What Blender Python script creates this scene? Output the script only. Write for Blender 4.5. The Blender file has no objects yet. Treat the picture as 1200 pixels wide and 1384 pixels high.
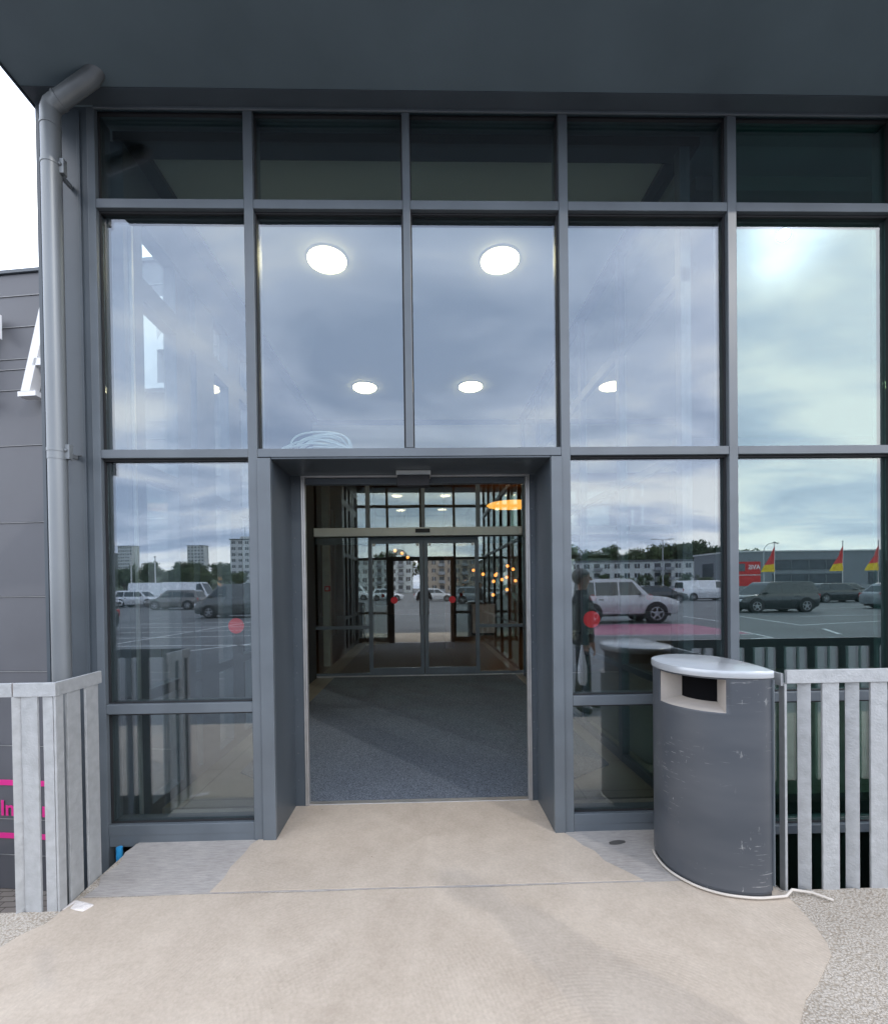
import bpy, bmesh, math, random
from mathutils import Vector, Matrix
random.seed(7)
S = bpy.context.scene
COL = S.collection
PI = math.pi
R = math.radians

# ------------------------------------------------------------------ materials
def newmat(name):
    m = bpy.data.materials.new(name); m.use_nodes = True
    nt = m.node_tree
    for n in list(nt.nodes): nt.nodes.remove(n)
    out = nt.nodes.new('ShaderNodeOutputMaterial')
    return m, nt, out
def nd(nt, t, **k):
    n = nt.nodes.new(t)
    for a, b in k.items(): setattr(n, a, b)
    return n
def pbr(name, col, rough=.5, metal=0, var=.12, scale=6, bump=0, bscale=60, spec=.5, coat=0, scale3=None, rvar=.1, detail=5):
    m, nt, out = newmat(name)
    L = nt.links
    b = nd(nt, 'ShaderNodeBsdfPrincipled'); L.new(b.outputs[0], out.inputs[0])
    b.inputs['Metallic'].default_value = metal
    b.inputs['Specular IOR Level'].default_value = spec
    b.inputs['Coat Weight'].default_value = coat
    tc = nd(nt, 'ShaderNodeTexCoord')
    mp = nd(nt, 'ShaderNodeMapping'); L.new(tc.outputs['Object'], mp.inputs[0])
    if scale3: mp.inputs['Scale'].default_value = scale3
    n = nd(nt, 'ShaderNodeTexNoise'); n.inputs['Scale'].default_value = scale; n.inputs['Detail'].default_value = detail
    L.new(mp.outputs[0], n.inputs['Vector'])
    r = nd(nt, 'ShaderNodeValToRGB')
    r.color_ramp.elements[0].position = .3; r.color_ramp.elements[1].position = .7
    r.color_ramp.elements[0].color = tuple(c*(1-var) for c in col)+(1,)
    r.color_ramp.elements[1].color = tuple(min(1, c*(1+var)) for c in col)+(1,)
    L.new(n.outputs['Fac'], r.inputs[0]); L.new(r.outputs[0], b.inputs['Base Color'])
    mr = nd(nt, 'ShaderNodeMapRange'); mr.inputs['To Min'].default_value = max(.02, rough-rvar); mr.inputs['To Max'].default_value = min(1, rough+rvar)
    L.new(n.outputs['Fac'], mr.inputs[0]); L.new(mr.outputs[0], b.inputs['Roughness'])
    if bump:
        n2 = nd(nt, 'ShaderNodeTexNoise'); n2.inputs['Scale'].default_value = bscale; n2.inputs['Detail'].default_value = 6
        L.new(tc.outputs['Object'], n2.inputs['Vector'])
        bp = nd(nt, 'ShaderNodeBump'); bp.inputs['Strength'].default_value = bump; bp.inputs['Distance'].default_value = .01
        L.new(n2.outputs['Fac'], bp.inputs['Height']); L.new(bp.outputs[0], b.inputs['Normal'])
    m['bsdf'] = 1
    return m
def emis(name, col, s):
    m, nt, out = newmat(name)
    e = nd(nt, 'ShaderNodeEmission'); e.inputs[0].default_value = col+(1,); e.inputs[1].default_value = s
    nt.links.new(e.outputs[0], out.inputs[0]); return m
def glassmat(name, base, refl, trans, power=5, rough=0.0):
    m, nt, out = newmat(name); L = nt.links
    lw = nd(nt, 'ShaderNodeLayerWeight'); lw.inputs[0].default_value = .5
    p = nd(nt, 'ShaderNodeMath', operation='POWER'); L.new(lw.outputs['Facing'], p.inputs[0]); p.inputs[1].default_value = power
    a = nd(nt, 'ShaderNodeMath', operation='MULTIPLY_ADD'); L.new(p.outputs[0], a.inputs[0]); a.inputs[1].default_value = 1-base; a.inputs[2].default_value = base
    t = nd(nt, 'ShaderNodeBsdfTransparent'); t.inputs[0].default_value = trans+(1,)
    g = nd(nt, 'ShaderNodeBsdfGlossy'); g.inputs[0].default_value = refl+(1,); g.inputs['Roughness'].default_value = rough
    # very slight waviness of float glass
    tc = nd(nt, 'ShaderNodeTexCoord'); n = nd(nt, 'ShaderNodeTexNoise'); n.inputs['Scale'].default_value = .9; n.inputs['Detail'].default_value = 1
    L.new(tc.outputs['Object'], n.inputs['Vector'])
    bp = nd(nt, 'ShaderNodeBump'); bp.inputs['Strength'].default_value = .08; bp.inputs['Distance'].default_value = .012
    L.new(n.outputs['Fac'], bp.inputs['Height']); L.new(bp.outputs[0], g.inputs['Normal'])
    mx = nd(nt, 'ShaderNodeMixShader'); L.new(a.outputs[0], mx.inputs[0]); L.new(t.outputs[0], mx.inputs[1]); L.new(g.outputs[0], mx.inputs[2])
    L.new(mx.outputs[0], out.inputs[0]); return m

M = {}
M['clad'] = pbr('anthracite_aluminium', (.062, .077, .092), .38, 0, .14, 2.2, .05, 400, .6)
M['frame'] = pbr('frame_aluminium', (.108, .126, .142), .36, 0, .14, 3, .04, 300, .6)
M['soffit'] = pbr('soffit_sheet', (.150, .200, .232), .5, 0, .12, 1.3, .05, 300, .5)
M['galv'] = pbr('galvanised_steel', (.42, .43, .435), .5, .3, .10, 22, .25, 90, .5, rvar=.16)
M['pipe'] = pbr('pipe_steel', (.21, .225, .235), .42, .35, .14, 4, .03, 200, .5, scale3=(1, 1, .25))
M['alu'] = pbr('brushed_alu', (.55, .54, .53), .35, .7, .08, 10)
M['header'] = pbr('header_alu', (.60, .62, .60), .45, .1, .05, 5)
M['wall'] = pbr('wall_panel', (.112, .114, .126), .5, 0, .08, 1.5, .04, 200, .5)
M['white'] = pbr('white_letter', (.80, .80, .80), .4, 0, .04, 5)
M['wpaint'] = pbr('white_paint', (.62, .62, .60), .5, 0, .08, 5)
M['pink'] = pbr('pink_vinyl', (.80, .03, .28), .5, 0, .04, 5)
M['red'] = pbr('red_sticker', (.78, .02, .03), .5, 0, .05, 5)
M['black'] = pbr('black_rubber', (.015, .015, .017), .6, 0, .1, 5)
M['bin'] = None
M['cream'] = pbr('cream_ceiling', (.80, .80, .66), .7, 0, .03, 2)
M['dark'] = pbr('dark_interior', (.020, .021, .023), .7, 0, .2, 1.2)
M['brown'] = pbr('brown_wall', (.17, .095, .055), .6, 0, .25, 1.4)
M['tile'] = pbr('floor_tile', (.17, .14, .115), .3, 0, .2, 2)
M['cable'] = pbr('white_cable', (.75, .76, .74), .4, 0, .05, 5)
M['blue'] = pbr('blue_plastic', (.03, .30, .62), .4)
M['steelgrey'] = pbr('column_paint', (.58, .56, .50), .5)
M['lamp'] = emis('lamp_warm', (1.0, .80, .48), 9.0)
M['lamp2'] = emis('pendant_glow', (1.0, .34, .07), 1.3)
M['lampW'] = emis('tube_white', (.85, .95, 1.0), 2.2)
M['disc'] = emis('disc_glow', (1.0, .44, .08), .85)
M['glass'] = glassmat('coated_glass', .150, (.88, .92, 1.0), (.79, .85, .84))
M['glassr'] = glassmat('coated_glass_clear', .165, (.90, .96, 1.0), (.66, .85, .80))
M['glassi'] = glassmat('inner_glass', .20, (1, 1, .97), (.90, .93, .91))
M['glass_side'] = glassmat('side_glass', .04, (1, 1, .98), (.96, .98, .97))
M['glass_far'] = pbr('far_window', (.05, .06, .07), .15, 0, .3, .6)
M['tyre'] = pbr('tyre', (.02, .02, .02), .8)
M['rim'] = pbr('rim', (.35, .35, .36), .35, .7)
M['carglass'] = pbr('car_glass', (.02, .03, .032), .06, 0, .1, 3, spec=.8)
M['head'] = pbr('headlamp', (.65, .66, .68), .2, 0, .1, 8)
M['tail'] = pbr('taillamp', (.35, .02, .02), .25)
M['asphalt'] = pbr('asphalt', (.125, .13, .135), .75, 0, .22, .35, .5, 90)
M['line'] = pbr('road_line', (.62, .63, .62), .7, 0, .12, 3)
M['pinkroad'] = pbr('pink_road', (.36, .13, .185), .7, 0, .2, 1.2)
M['apt'] = pbr('pale_render', (.52, .54, .52), .8, 0, .08, .2)
M['aptroof'] = pbr('roof_grey', (.12, .13, .14), .8)
M['apt2'] = pbr('ochre_render', (.36, .30, .24), .8, 0, .08, .2)
M['balc'] = pbr('balcony_grey', (.26, .27, .28), .8)
M['greybl'] = pbr('grey_hall', (.20, .215, .23), .6, 0, .05, .1)
M['greybl2'] = pbr('dark_hall', (.12, .13, .14), .6, 0, .05, .1)
M['redpan'] = pbr('red_panel', (.55, .02, .02), .5)
M['yellow'] = pbr('flag_yellow', (.80, .55, .03), .7)
M['redf'] = pbr('flag_red', (.65, .06, .06), .7)
M['bark'] = pbr('bark', (.10, .075, .055), .9)
M['leaf'] = pbr('leaf', (.055, .085, .035), .8, 0, .55, .7)
M['leaf2'] = pbr('leaf_pale', (.085, .115, .05), .8, 0, .55, .7)
M['hill'] = pbr('hill_ground', (.07, .09, .05), .9, 0, .5, .03)
M['skin'] = pbr('skin', (.48, .28, .20), .55)
M['hair'] = pbr('grey_hair', (.20, .19, .18), .8, 0, .3, 60)
M['jacket'] = pbr('dark_jacket', (.022, .024, .028), .75, 0, .3, 12, .4, 40)
M['trous'] = pbr('dark_trousers', (.018, .020, .026), .85, 0, .3, 12, .4, 40)
M['shoe'] = pbr('shoe', (.012, .012, .012), .5)
M['bag'] = pbr('white_bag', (.72, .73, .74), .5, 0, .06, 10, .5, 20)
M['phone'] = pbr('phone_black', (.02, .02, .02), .2)

def galv():
    m = M['galv']; nt = m.node_tree; L = nt.links
    b = [n for n in nt.nodes if n.type == 'BSDF_PRINCIPLED'][0]
    tc = [n for n in nt.nodes if n.type == 'TEX_COORD'][0]
    ramp = [n for n in nt.nodes if n.type == 'VALTORGB'][0]
    n = nd(nt, 'ShaderNodeTexNoise'); n.inputs['Scale'].default_value = 3; n.inputs['Detail'].default_value = 8; n.inputs['Roughness'].default_value = .7
    L.new(tc.outputs['Object'], n.inputs['Vector'])
    r = nd(nt, 'ShaderNodeValToRGB'); r.color_ramp.elements[0].position = .62; r.color_ramp.elements[1].position = .78
    r.color_ramp.elements[0].color = (0, 0, 0, 1); r.color_ramp.elements[1].color = (.35, .35, .35, 1)
    L.new(n.outputs['Fac'], r.inputs[0])
    mx = nd(nt, 'ShaderNodeMix', data_type='RGBA'); L.new(r.outputs[0], mx.inputs[0]); L.new(ramp.outputs[0], mx.inputs[6]); mx.inputs[7].default_value = (.30, .27, .22, 1)
    L.new(mx.outputs[2], b.inputs['Base Color'])
galv()

def binmat():
    m, nt, out = newmat('bin_paint'); L = nt.links
    b = nd(nt, 'ShaderNodeBsdfPrincipled'); L.new(b.outputs[0], out.inputs[0])
    tc = nd(nt, 'ShaderNodeTexCoord')
    # scratches: two stretched, thresholded noises
    def scr(sc, rot, lo, hi):
        mp = nd(nt, 'ShaderNodeMapping'); mp.inputs['Scale'].default_value = sc; mp.inputs['Rotation'].default_value = rot
        L.new(tc.outputs['Object'], mp.inputs[0])
        n = nd(nt, 'ShaderNodeTexNoise'); n.inputs['Scale'].default_value = 1; n.inputs['Detail'].default_value = 3; n.inputs['Roughness'].default_value = .6
        L.new(mp.outputs[0], n.inputs['Vector'])
        r = nd(nt, 'ShaderNodeValToRGB'); r.color_ramp.elements[0].position = lo; r.color_ramp.elements[1].position = hi
        r.color_ramp.elements[0].color = (0, 0, 0, 1); r.color_ramp.elements[1].color = (1, 1, 1, 1)
        L.new(n.outputs['Fac'], r.inputs[0]); return r
    a = scr((9, 9, 150), (.06, .14, 0), .645, .69)
    c = scr((45, 45, 14), (.3, -.5, 0), .665, .70)
    d = scr((3, 3, 3), (0, 0, 0), .47, .60)      # where wear concentrates
    mx1 = nd(nt, 'ShaderNodeMath', operation='MAXIMUM'); L.new(a.outputs[0], mx1.inputs[0]); L.new(c.outputs[0], mx1.inputs[1])
    mu = nd(nt, 'ShaderNodeMath', operation='MULTIPLY'); L.new(mx1.outputs[0], mu.inputs[0]); L.new(d.outputs[0], mu.inputs[1])
    base = scr((1.2, 1.2, 4), (0, 0, 0), .3, .7)
    m1 = nd(nt, 'ShaderNodeMix', data_type='RGBA'); L.new(base.outputs[0], m1.inputs[0]); m1.inputs[6].default_value = (.058, .066, .078, 1); m1.inputs[7].default_value = (.088, .095, .107, 1)
    m2 = nd(nt, 'ShaderNodeMix', data_type='RGBA'); L.new(mu.outputs[0], m2.inputs[0]); L.new(m1.outputs[2], m2.inputs[6]); m2.inputs[7].default_value = (.34, .34, .335, 1)
    L.new(m2.outputs[2], b.inputs['Base Color'])
    b.inputs['Roughness'].default_value = .33
    return m
M['bin'] = binmat()
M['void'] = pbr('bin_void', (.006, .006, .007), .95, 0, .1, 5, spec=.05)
M['binlid'] = pbr('bin_lid', (.46, .48, .50), .20, .2, .07, 3, .08, 12, .8)
M['binbeige'] = pbr('bin_inside', (.46, .42, .38), .5)

def ground_mat(name, c1, c2, kind):
    m, nt, out = newmat(name); L = nt.links
    b = nd(nt, 'ShaderNodeBsdfPrincipled'); L.new(b.outputs[0], out.inputs[0]); b.inputs['Roughness'].default_value = .85
    b.inputs['Specular IOR Level'].default_value = .3
    tc = nd(nt, 'ShaderNodeTexCoord')
    def noise(s, d=6, rg=.6):
        n = nd(nt, 'ShaderNodeTexNoise'); n.inputs['Scale'].default_value = s; n.inputs['Detail'].default_value = d; n.inputs['Roughness'].default_value = rg
        L.new(tc.outputs['Object'], n.inputs['Vector']); return n
    def ramp(src, a, bb, ca, cb):
        r = nd(nt, 'ShaderNodeValToRGB'); r.color_ramp.elements[0].position = a; r.color_ramp.elements[1].position = bb
        r.color_ramp.elements[0].color = ca+(1,); r.color_ramp.elements[1].color = cb+(1,); L.new(src, r.inputs[0]); return r
    def mix(f, a, bb, typ='MIX'):
        x = nd(nt, 'ShaderNodeMix', data_type='RGBA', blend_type=typ)
        if isinstance(f, float): x.inputs[0].default_value = f
        else: L.new(f, x.inputs[0])
        L.new(a, x.inputs[6]); L.new(bb, x.inputs[7]); return x.outputs[2]
    big = noise(1.6, 7, .62); base = ramp(big.outputs['Fac'], .3, .7, c1, c2).outputs[0]
    if kind == 'screed':
        fine = noise(70, 4); f = ramp(fine.outputs['Fac'], .3, .7, (.90, .90, .90), (1.05, 1.05, 1.05)).outputs[0]
        col = mix(1.0, base, f, 'MULTIPLY')
        mid = noise(7, 5, .7); st = ramp(mid.outputs['Fac'], .35, .65, (.91, .90, .885), (1.04, 1.04, 1.04)).outputs[0]
        col = mix(.85, col, st, 'MULTIPLY')
        # sparse dark specks
        sp = noise(26, 2); spr = ramp(sp.outputs['Fac'], .76, .79, (1, 1, 1), (.45, .42, .40)).outputs[0]
        col = mix(1.0, col, spr, 'MULTIPLY')
        # trowel arcs
        heights = []
        for (cx, cy, sc, seed) in ((-1.35, -1.55, 16, 1), (-.05, -1.75, 17, 2), (.62, -1.75, 19, 3)):
            mp = nd(nt, 'ShaderNodeMapping'); mp.inputs['Location'].default_value = (-cx, -cy, 0)
            L.new(tc.outputs['Object'], mp.inputs[0])
            w = nd(nt, 'ShaderNodeTexWave', wave_type='RINGS', rings_direction='Z'); w.inputs['Scale'].default_value = sc; w.inputs['Distortion'].default_value = 1.2; w.inputs['Detail'].default_value = 2; w.inputs['Detail Scale'].default_value = 1.2
            L.new(mp.outputs[0], w.inputs['Vector'])
            n = noise(1.3+seed*.17, 2)
            mp2 = nd(nt, 'ShaderNodeMapping'); mp2.inputs['Location'].default_value = (seed*3.1, seed*1.7, seed); L.new(tc.outputs['Object'], mp2.inputs[0]); L.new(mp2.outputs[0], n.inputs['Vector'])
            mk = ramp(n.outputs['Fac'], .50, .64, (0, 0, 0), (1, 1, 1))
            mu = nd(nt, 'ShaderNodeMath', operation='MULTIPLY'); L.new(w.outputs['Fac'], mu.inputs[0]); L.new(mk.outputs[0], mu.inputs[1]); heights.append(mu)
        ad = nd(nt, 'ShaderNodeMath', operation='ADD'); L.new(heights[0].outputs[0], ad.inputs[0]); L.new(heights[1].outputs[0], ad.inputs[1])
        ad2 = nd(nt, 'ShaderNodeMath', operation='ADD'); L.new(ad.outputs[0], ad2.inputs[0]); L.new(heights[2].outputs[0], ad2.inputs[1])
        bn = noise(45, 5)
        ad3 = nd(nt, 'ShaderNodeMath', operation='MULTIPLY_ADD'); L.new(ad2.outputs[0], ad3.inputs[0]); ad3.inputs[1].default_value = .17; L.new(bn.outputs['Fac'], ad3.inputs[2])
        bp = nd(nt, 'ShaderNodeBump'); bp.inputs['Strength'].default_value = .42; bp.inputs['Distance'].default_value = .004
        L.new(ad3.outputs[0], bp.inputs['Height']); L.new(bp.outputs[0], b.inputs['Normal'])
        tr = ramp(ad2.outputs[0], .55, .95, (1, 1, 1), (.94, .94, .94)).outputs[0]
        col = mix(.5, col, tr, 'MULTIPLY')
    elif kind == 'rough':
        mp = nd(nt, 'ShaderNodeMapping'); mp.inputs['Scale'].default_value = (4, 30, 4); L.new(tc.outputs['Object'], mp.inputs[0])
        n = noise(3, 8, .75); L.new(mp.outputs[0], n.inputs['Vector'])
        s = ramp(n.outputs['Fac'], .35, .65, (.74, .75, .77), (1.12, 1.12, 1.12)).outputs[0]
        col = mix(1.0, base, s, 'MULTIPLY')
        bp = nd(nt, 'ShaderNodeBump'); bp.inputs['Strength'].default_value = .6; bp.inputs['Distance'].default_value = .006
        L.new(n.outputs['Fac'], bp.inputs['Height']); L.new(bp.outputs[0], b.inputs['Normal'])
    elif kind == 'aggr':
        v = nd(nt, 'ShaderNodeTexVoronoi'); v.inputs['Scale'].default_value = 115; vm = nd(nt, 'ShaderNodeVectorMath', operation='MULTIPLY_ADD'); vn = noise(9, 4); L.new(vn.outputs['Color'], vm.inputs[0]); vm.inputs[1].default_value = (.05, .05, .05); L.new(tc.outputs['Object'], vm.inputs[2]); L.new(vm.outputs[0], v.inputs['Vector'])
        s = nd(nt, 'ShaderNodeMix', data_type='RGBA', blend_type='MIX'); s.inputs[0].default_value = .10
        bwc = nd(nt, 'ShaderNodeRGBToBW'); L.new(v.outputs['Color'], bwc.inputs[0]); L.new(base, s.inputs[6]); L.new(bwc.outputs[0], s.inputs[7])
        hs = nd(nt, 'ShaderNodeHueSaturation'); hs.inputs['Saturation'].default_value = .60; hs.inputs['Value'].default_value = .95; L.new(s.outputs[2], hs.inputs['Color'])
        e = ramp(v.outputs['Distance'], .30, .75, (1.1, 1.1, 1.1), (.72, .68, .62)).outputs[0]
        col = mix(1.0, hs.outputs[0], e, 'MULTIPLY')
        bp = nd(nt, 'ShaderNodeBump'); bp.inputs['Strength'].default_value = .55; bp.inputs['Distance'].default_value = .006; bp.invert = True
        L.new(v.outputs['Distance'], bp.inputs['Height']); L.new(bp.outputs[0], b.inputs['Normal'])
    elif kind == 'mat':
        mp = nd(nt, 'ShaderNodeMapping'); mp.inputs['Scale'].default_value = (1, 1, 1); L.new(tc.outputs['Object'], mp.inputs[0])
        n = noise(110, 3, .8)
        s = ramp(n.outputs['Fac'], .38, .62, (.35, .36, .38), (1.9, 1.9, 1.95)).outputs[0]
        col = mix(1.0, base, s, 'MULTIPLY')
        w = nd(nt, 'ShaderNodeTexWave', bands_direction='Y'); w.inputs['Scale'].default_value = 26; w.inputs['Distortion'].default_value = .6; L.new(tc.outputs['Object'], w.inputs['Vector'])
        ws = ramp(w.outputs['Fac'], .2, .8, (.86, .86, .86), (1.08, 1.08, 1.08)).outputs[0]
        col = mix(1.0, col, ws, 'MULTIPLY')
        bp = nd(nt, 'ShaderNodeBump'); bp.inputs['Strength'].default_value = .8; bp.inputs['Distance'].default_value = .004
        L.new(n.outputs['Fac'], bp.inputs['Height']); L.new(bp.outputs[0], b.inputs['Normal'])
        b.inputs['Roughness'].default_value = .95
    elif kind == 'brick':
        br = nd(nt, 'ShaderNodeTexBrick'); br.inputs['Scale'].default_value = 1; br.inputs['Brick Width'].default_value = .2; br.inputs['Row Height'].default_value = .1; br.inputs['Mortar Size'].default_value = .008
        br.inputs['Color1'].default_value = c1+(1,); br.inputs['Color2'].default_value = c2+(1,); br.inputs['Mortar'].default_value = (c1[0]*.5, c1[1]*.5, c1[2]*.5, 1)
        L.new(tc.outputs['Object'], br.inputs['Vector']); col = br.outputs['Color']
    elif kind == 'tiles':
        br = nd(nt, 'ShaderNodeTexBrick', offset=0); br.inputs['Scale'].default_value = 1; br.inputs['Brick Width'].default_value = .6; br.inputs['Row Height'].default_value = .6; br.inputs['Mortar Size'].default_value = .006
        br.inputs['Color1'].default_value = c1+(1,); br.inputs['Color2'].default_value = c2+(1,); br.inputs['Mortar'].default_value = (c1[0]*.5, c1[1]*.5, c1[2]*.5, 1)
        L.new(tc.outputs['Object'], br.inputs['Vector']); col = br.outputs['Color']; b.inputs['Roughness'].default_value = .28; b.inputs['Specular IOR Level'].default_value = .5
    L.new(col, b.inputs['Base Color'])
    return m
M['screed'] = ground_mat('smooth_screed', (.47, .392, .315), (.57, .485, .395), 'screed')
M['rough'] = ground_mat('rough_slab', (.38, .345, .315), (.47, .435, .40), 'rough')
M['aggr'] = ground_mat('aggregate_concrete', (.42, .335, .235), (.54, .44, .32), 'aggr')
M['mat'] = ground_mat('ribbed_mat', (.10, .117, .14), (.125, .143, .165), 'mat')
M['paver'] = ground_mat('pavers', (.20, .17, .145), (.25, .22, .19), 'brick')
M['floor'] = ground_mat('hall_tiles', (.26, .17, .105), (.30, .20, .125), 'tiles')
M['lfloor'] = ground_mat('lobby_tiles', (.20, .185, .15), (.23, .21, .175), 'tiles')
M['retain'] = pbr('retaining_concrete', (.22, .20, .17), .9, 0, .3, 3, .5, 30)

# ------------------------------------------------------------------ mesh helpers
class MB:
    def __init__(s): s.v = []; s.f = []; s.mi = []; s.cur = 0
    def add(s, vs, fs):
        o = len(s.v); s.v += [tuple(v) for v in vs]
        for f in fs: s.f.append(tuple(i+o for i in f)); s.mi.append(s.cur)
        return s
    def box(s, x0, x1, y0, y1, z0, z1):
        vs = [(x0,y0,z0),(x1,y0,z0),(x1,y1,z0),(x0,y1,z0),(x0,y0,z1),(x1,y0,z1),(x1,y1,z1),(x0,y1,z1)]
        return s.add(vs, [(0,3,2,1),(4,5,6,7),(0,1,5,4),(1,2,6,5),(2,3,7,6),(3,0,4,7)])
    def obox(s, c, sz, rz=0, ry=0, rx=0):
        m = Matrix.Translation(c) @ Matrix.Rotation(rz, 4, 'Z') @ Matrix.Rotation(ry, 4, 'Y') @ Matrix.Rotation(rx, 4, 'X')
        a, b, c2 = [q/2 for q in sz]
        vs = [m @ Vector(p) for p in [(-a,-b,-c2),(a,-b,-c2),(a,b,-c2),(-a,b,-c2),(-a,-b,c2),(a,-b,c2),(a,b,c2),(-a,b,c2)]]
        return s.add(vs, [(0,3,2,1),(4,5,6,7),(0,1,5,4),(1,2,6,5),(2,3,7,6),(3,0,4,7)])
    def prism(s, poly, a, b, axis='Z', m=None):
        n = len(poly)
        def mk(p, t):
            v = {'Z': (p[0], p[1], t), 'Y': (p[0], t, p[1]), 'X': (t, p[0], p[1])}[axis]
            return m @ Vector(v) if m else v
        vs = [mk(p, a) for p in poly]+[mk(p, b) for p in poly]
        return s.add(vs, [tuple(range(n))[::-1], tuple(range(n, 2*n))]+[(i, (i+1) % n, n+(i+1) % n, n+i) for i in range(n)])
    def tube(s, pts, r, n=12, cap=True):
        pts = [Vector(p) for p in pts]; rs = r if isinstance(r, (list, tuple)) else [r]*len(pts)
        base = len(s.v); up = None; vs = []
        for i, p in enumerate(pts):
            d = (pts[min(i+1, len(pts)-1)]-pts[max(i-1, 0)]).normalized()
            if up is None: up = Vector((0, 0, 1)) if abs(d.z) < .9 else Vector((1, 0, 0))
            a = d.cross(up).normalized(); b = a.cross(d).normalized(); up = b
            for k in range(n):
                t = 2*PI*k/n; vs.append(p+(a*math.cos(t)+b*math.sin(t))*rs[i])
        fs = []
        for i in range(len(pts)-1):
            for k in range(n): fs.append((i*n+k, i*n+(k+1) % n, (i+1)*n+(k+1) % n, (i+1)*n+k))
        if cap: fs += [tuple(range(n))[::-1], tuple((len(pts)-1)*n+k for k in range(n))]
        return s.add(vs, fs)
    def cyl(s, a, b, r, n=20): return s.tube([a, b], r, n)
    def sphere(s, c, r, n=12, m=8, sc=(1, 1, 1)):
        vs = []; fs = []
        for j in range(1, m):
            t = PI*j/m
            for k in range(n): vs.append((c[0]+r*sc[0]*math.sin(t)*math.cos(2*PI*k/n), c[1]+r*sc[1]*math.sin(t)*math.sin(2*PI*k/n), c[2]+r*sc[2]*math.cos(t)))
        t0 = len(vs); vs += [(c[0], c[1], c[2]+r*sc[2]), (c[0], c[1], c[2]-r*sc[2])]
        for j in range(m-2):
            for k in range(n): fs.append((j*n+k, (j+1)*n+k, (j+1)*n+(k+1) % n, j*n+(k+1) % n))
        for k in range(n): fs.append((t0, k, (k+1) % n)); fs.append((t0+1, (m-2)*n+(k+1) % n, (m-2)*n+k))
        return s.add(vs, fs)
    def loft(s, rings, close=True):
        n = len(rings[0]); vs = [p for r in rings for p in r]; fs = []
        for i in range(len(rings)-1):
            for k in range(n): fs.append((i*n+k, i*n+(k+1) % n, (i+1)*n+(k+1) % n, (i+1)*n+k))
        if close: fs += [tuple(range(n))[::-1], tuple((len(rings)-1)*n+k for k in range(n))]
        return s.add(vs, fs)
    def build(s, name, mat, parent=None, bevel=0, smooth=False, seg=2, label=None):
        me = bpy.data.meshes.new(name); me.from_pydata(s.v, [], s.f)
        mats = mat if isinstance(mat, list) else [mat]
        for q in mats: me.materials.append(q)
        for p, k in zip(me.polygons, s.mi): p.material_index = k
        bm = bmesh.new(); bm.from_mesh(me)
        bmesh.ops.recalc_face_normals(bm, faces=bm.faces)
        bm.to_mesh(me); bm.free()
        if smooth:
            me.polygons.foreach_set('use_smooth', [True]*len(me.polygons))
            try: me.set_sharp_from_angle(angle=R(35))
            except Exception: pass
        o = bpy.data.objects.new(name, me); COL.objects.link(o)
        if parent: o.parent = parent
        if bevel:
            b = o.modifiers.new('bevel', 'BEVEL'); b.width = bevel; b.segments = seg; b.limit_method = 'ANGLE'; b.angle_limit = R(40)
        if label: o['label'] = label
        return o
def tag(o, label=None, cat=None, group=None, kind=None):
    if label: o['label'] = label
    if cat: o['category'] = cat
    if group: o['group'] = group
    if kind: o['kind'] = kind
    return o
def thing(name, label, cat, loc=(0, 0, 0), rz=0, group=None):
    o = bpy.data.objects.new(name, None); COL.objects.link(o); o.location = loc; o.rotation_euler = (0, 0, rz)
    o.empty_display_size = .2
    return tag(o, label, cat, group)
def copy_tree(o, parent=None):
    c = o.copy(); COL.objects.link(c)
    if parent: c.parent = parent
    for ch in list(o.children): copy_tree(ch, c)
    return c
def recen(o, loc):   # move a mesh object's origin to loc, geometry staying put
    o.data.transform(Matrix.Translation(-Vector(loc))); o.location = loc; return o

# ------------------------------------------------------------------ camera (measured from the photograph's vanishing lines)
W0, H0 = 1200., 1384.
f = 620.; CAM = Vector((0, -2.93, 1.6))
yaw = math.atan(.023); pit = math.atan(.0096); roll = -.0132
F = Vector((math.sin(yaw)*math.cos(pit), math.cos(yaw)*math.cos(pit), -math.sin(pit)))
Rt = Vector((math.cos(yaw), -math.sin(yaw), 0)); Up = Rt.cross(F)
Rv = Rt*math.cos(roll)+Up*math.sin(roll); Uv = Up*math.cos(roll)-Rt*math.sin(roll)
cd = bpy.data.cameras.new('camera'); cam = bpy.data.objects.new('camera', cd); COL.objects.link(cam)
mm = Matrix((Rv, Uv, -F)).transposed().to_4x4(); mm.translation = CAM; cam.matrix_world = mm
cd.sensor_fit = 'VERTICAL'; cd.sensor_height = 24; cd.lens = f/H0*24
cd.shift_x = (W0/2-587.3)/H0; cd.shift_y = (799.8-H0/2)/H0
cd.clip_start = .02; cd.clip_end = 4000
S.camera = cam

# ------------------------------------------------------------------ setting: ground
YE = -.60     # edge of the terrace; beyond it the light wells drop to the lower level
LOW = -2.2
mb = MB()
mb.prism([(-900, -2.5), (900, -2.5), (900, YE), (1.84, YE), (1.84, .44), (-1.84, .44), (-1.84, YE), (-900, YE)], -.18, 0)
tag(mb.build('pavement', M['aggr']), kind='structure')
mb = MB(); mb.add([(-900, -900, -.004), (900, -900, -.004), (900, -2.502, -.004), (-900, -2.502, -.004)], [(0, 1, 2, 3)])
tag(mb.build('car_park', M['asphalt']), kind='structure')
mb = MB(); mb.add([(-900, YE-.1, LOW), (900, YE-.1, LOW), (900, 900, LOW), (-900, 900, LOW)], [(0, 1, 2, 3)])
tag(mb.build('lower_ground', M['paver']), kind='structure')
mb = MB()
mb.box(-900, -1.80, YE+.012-.3, YE+.012-.02, LOW-.1, -.181)
mb.box(1.80, 900, YE+.012-.3, YE+.012-.02, LOW-.1, -.181)
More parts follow.
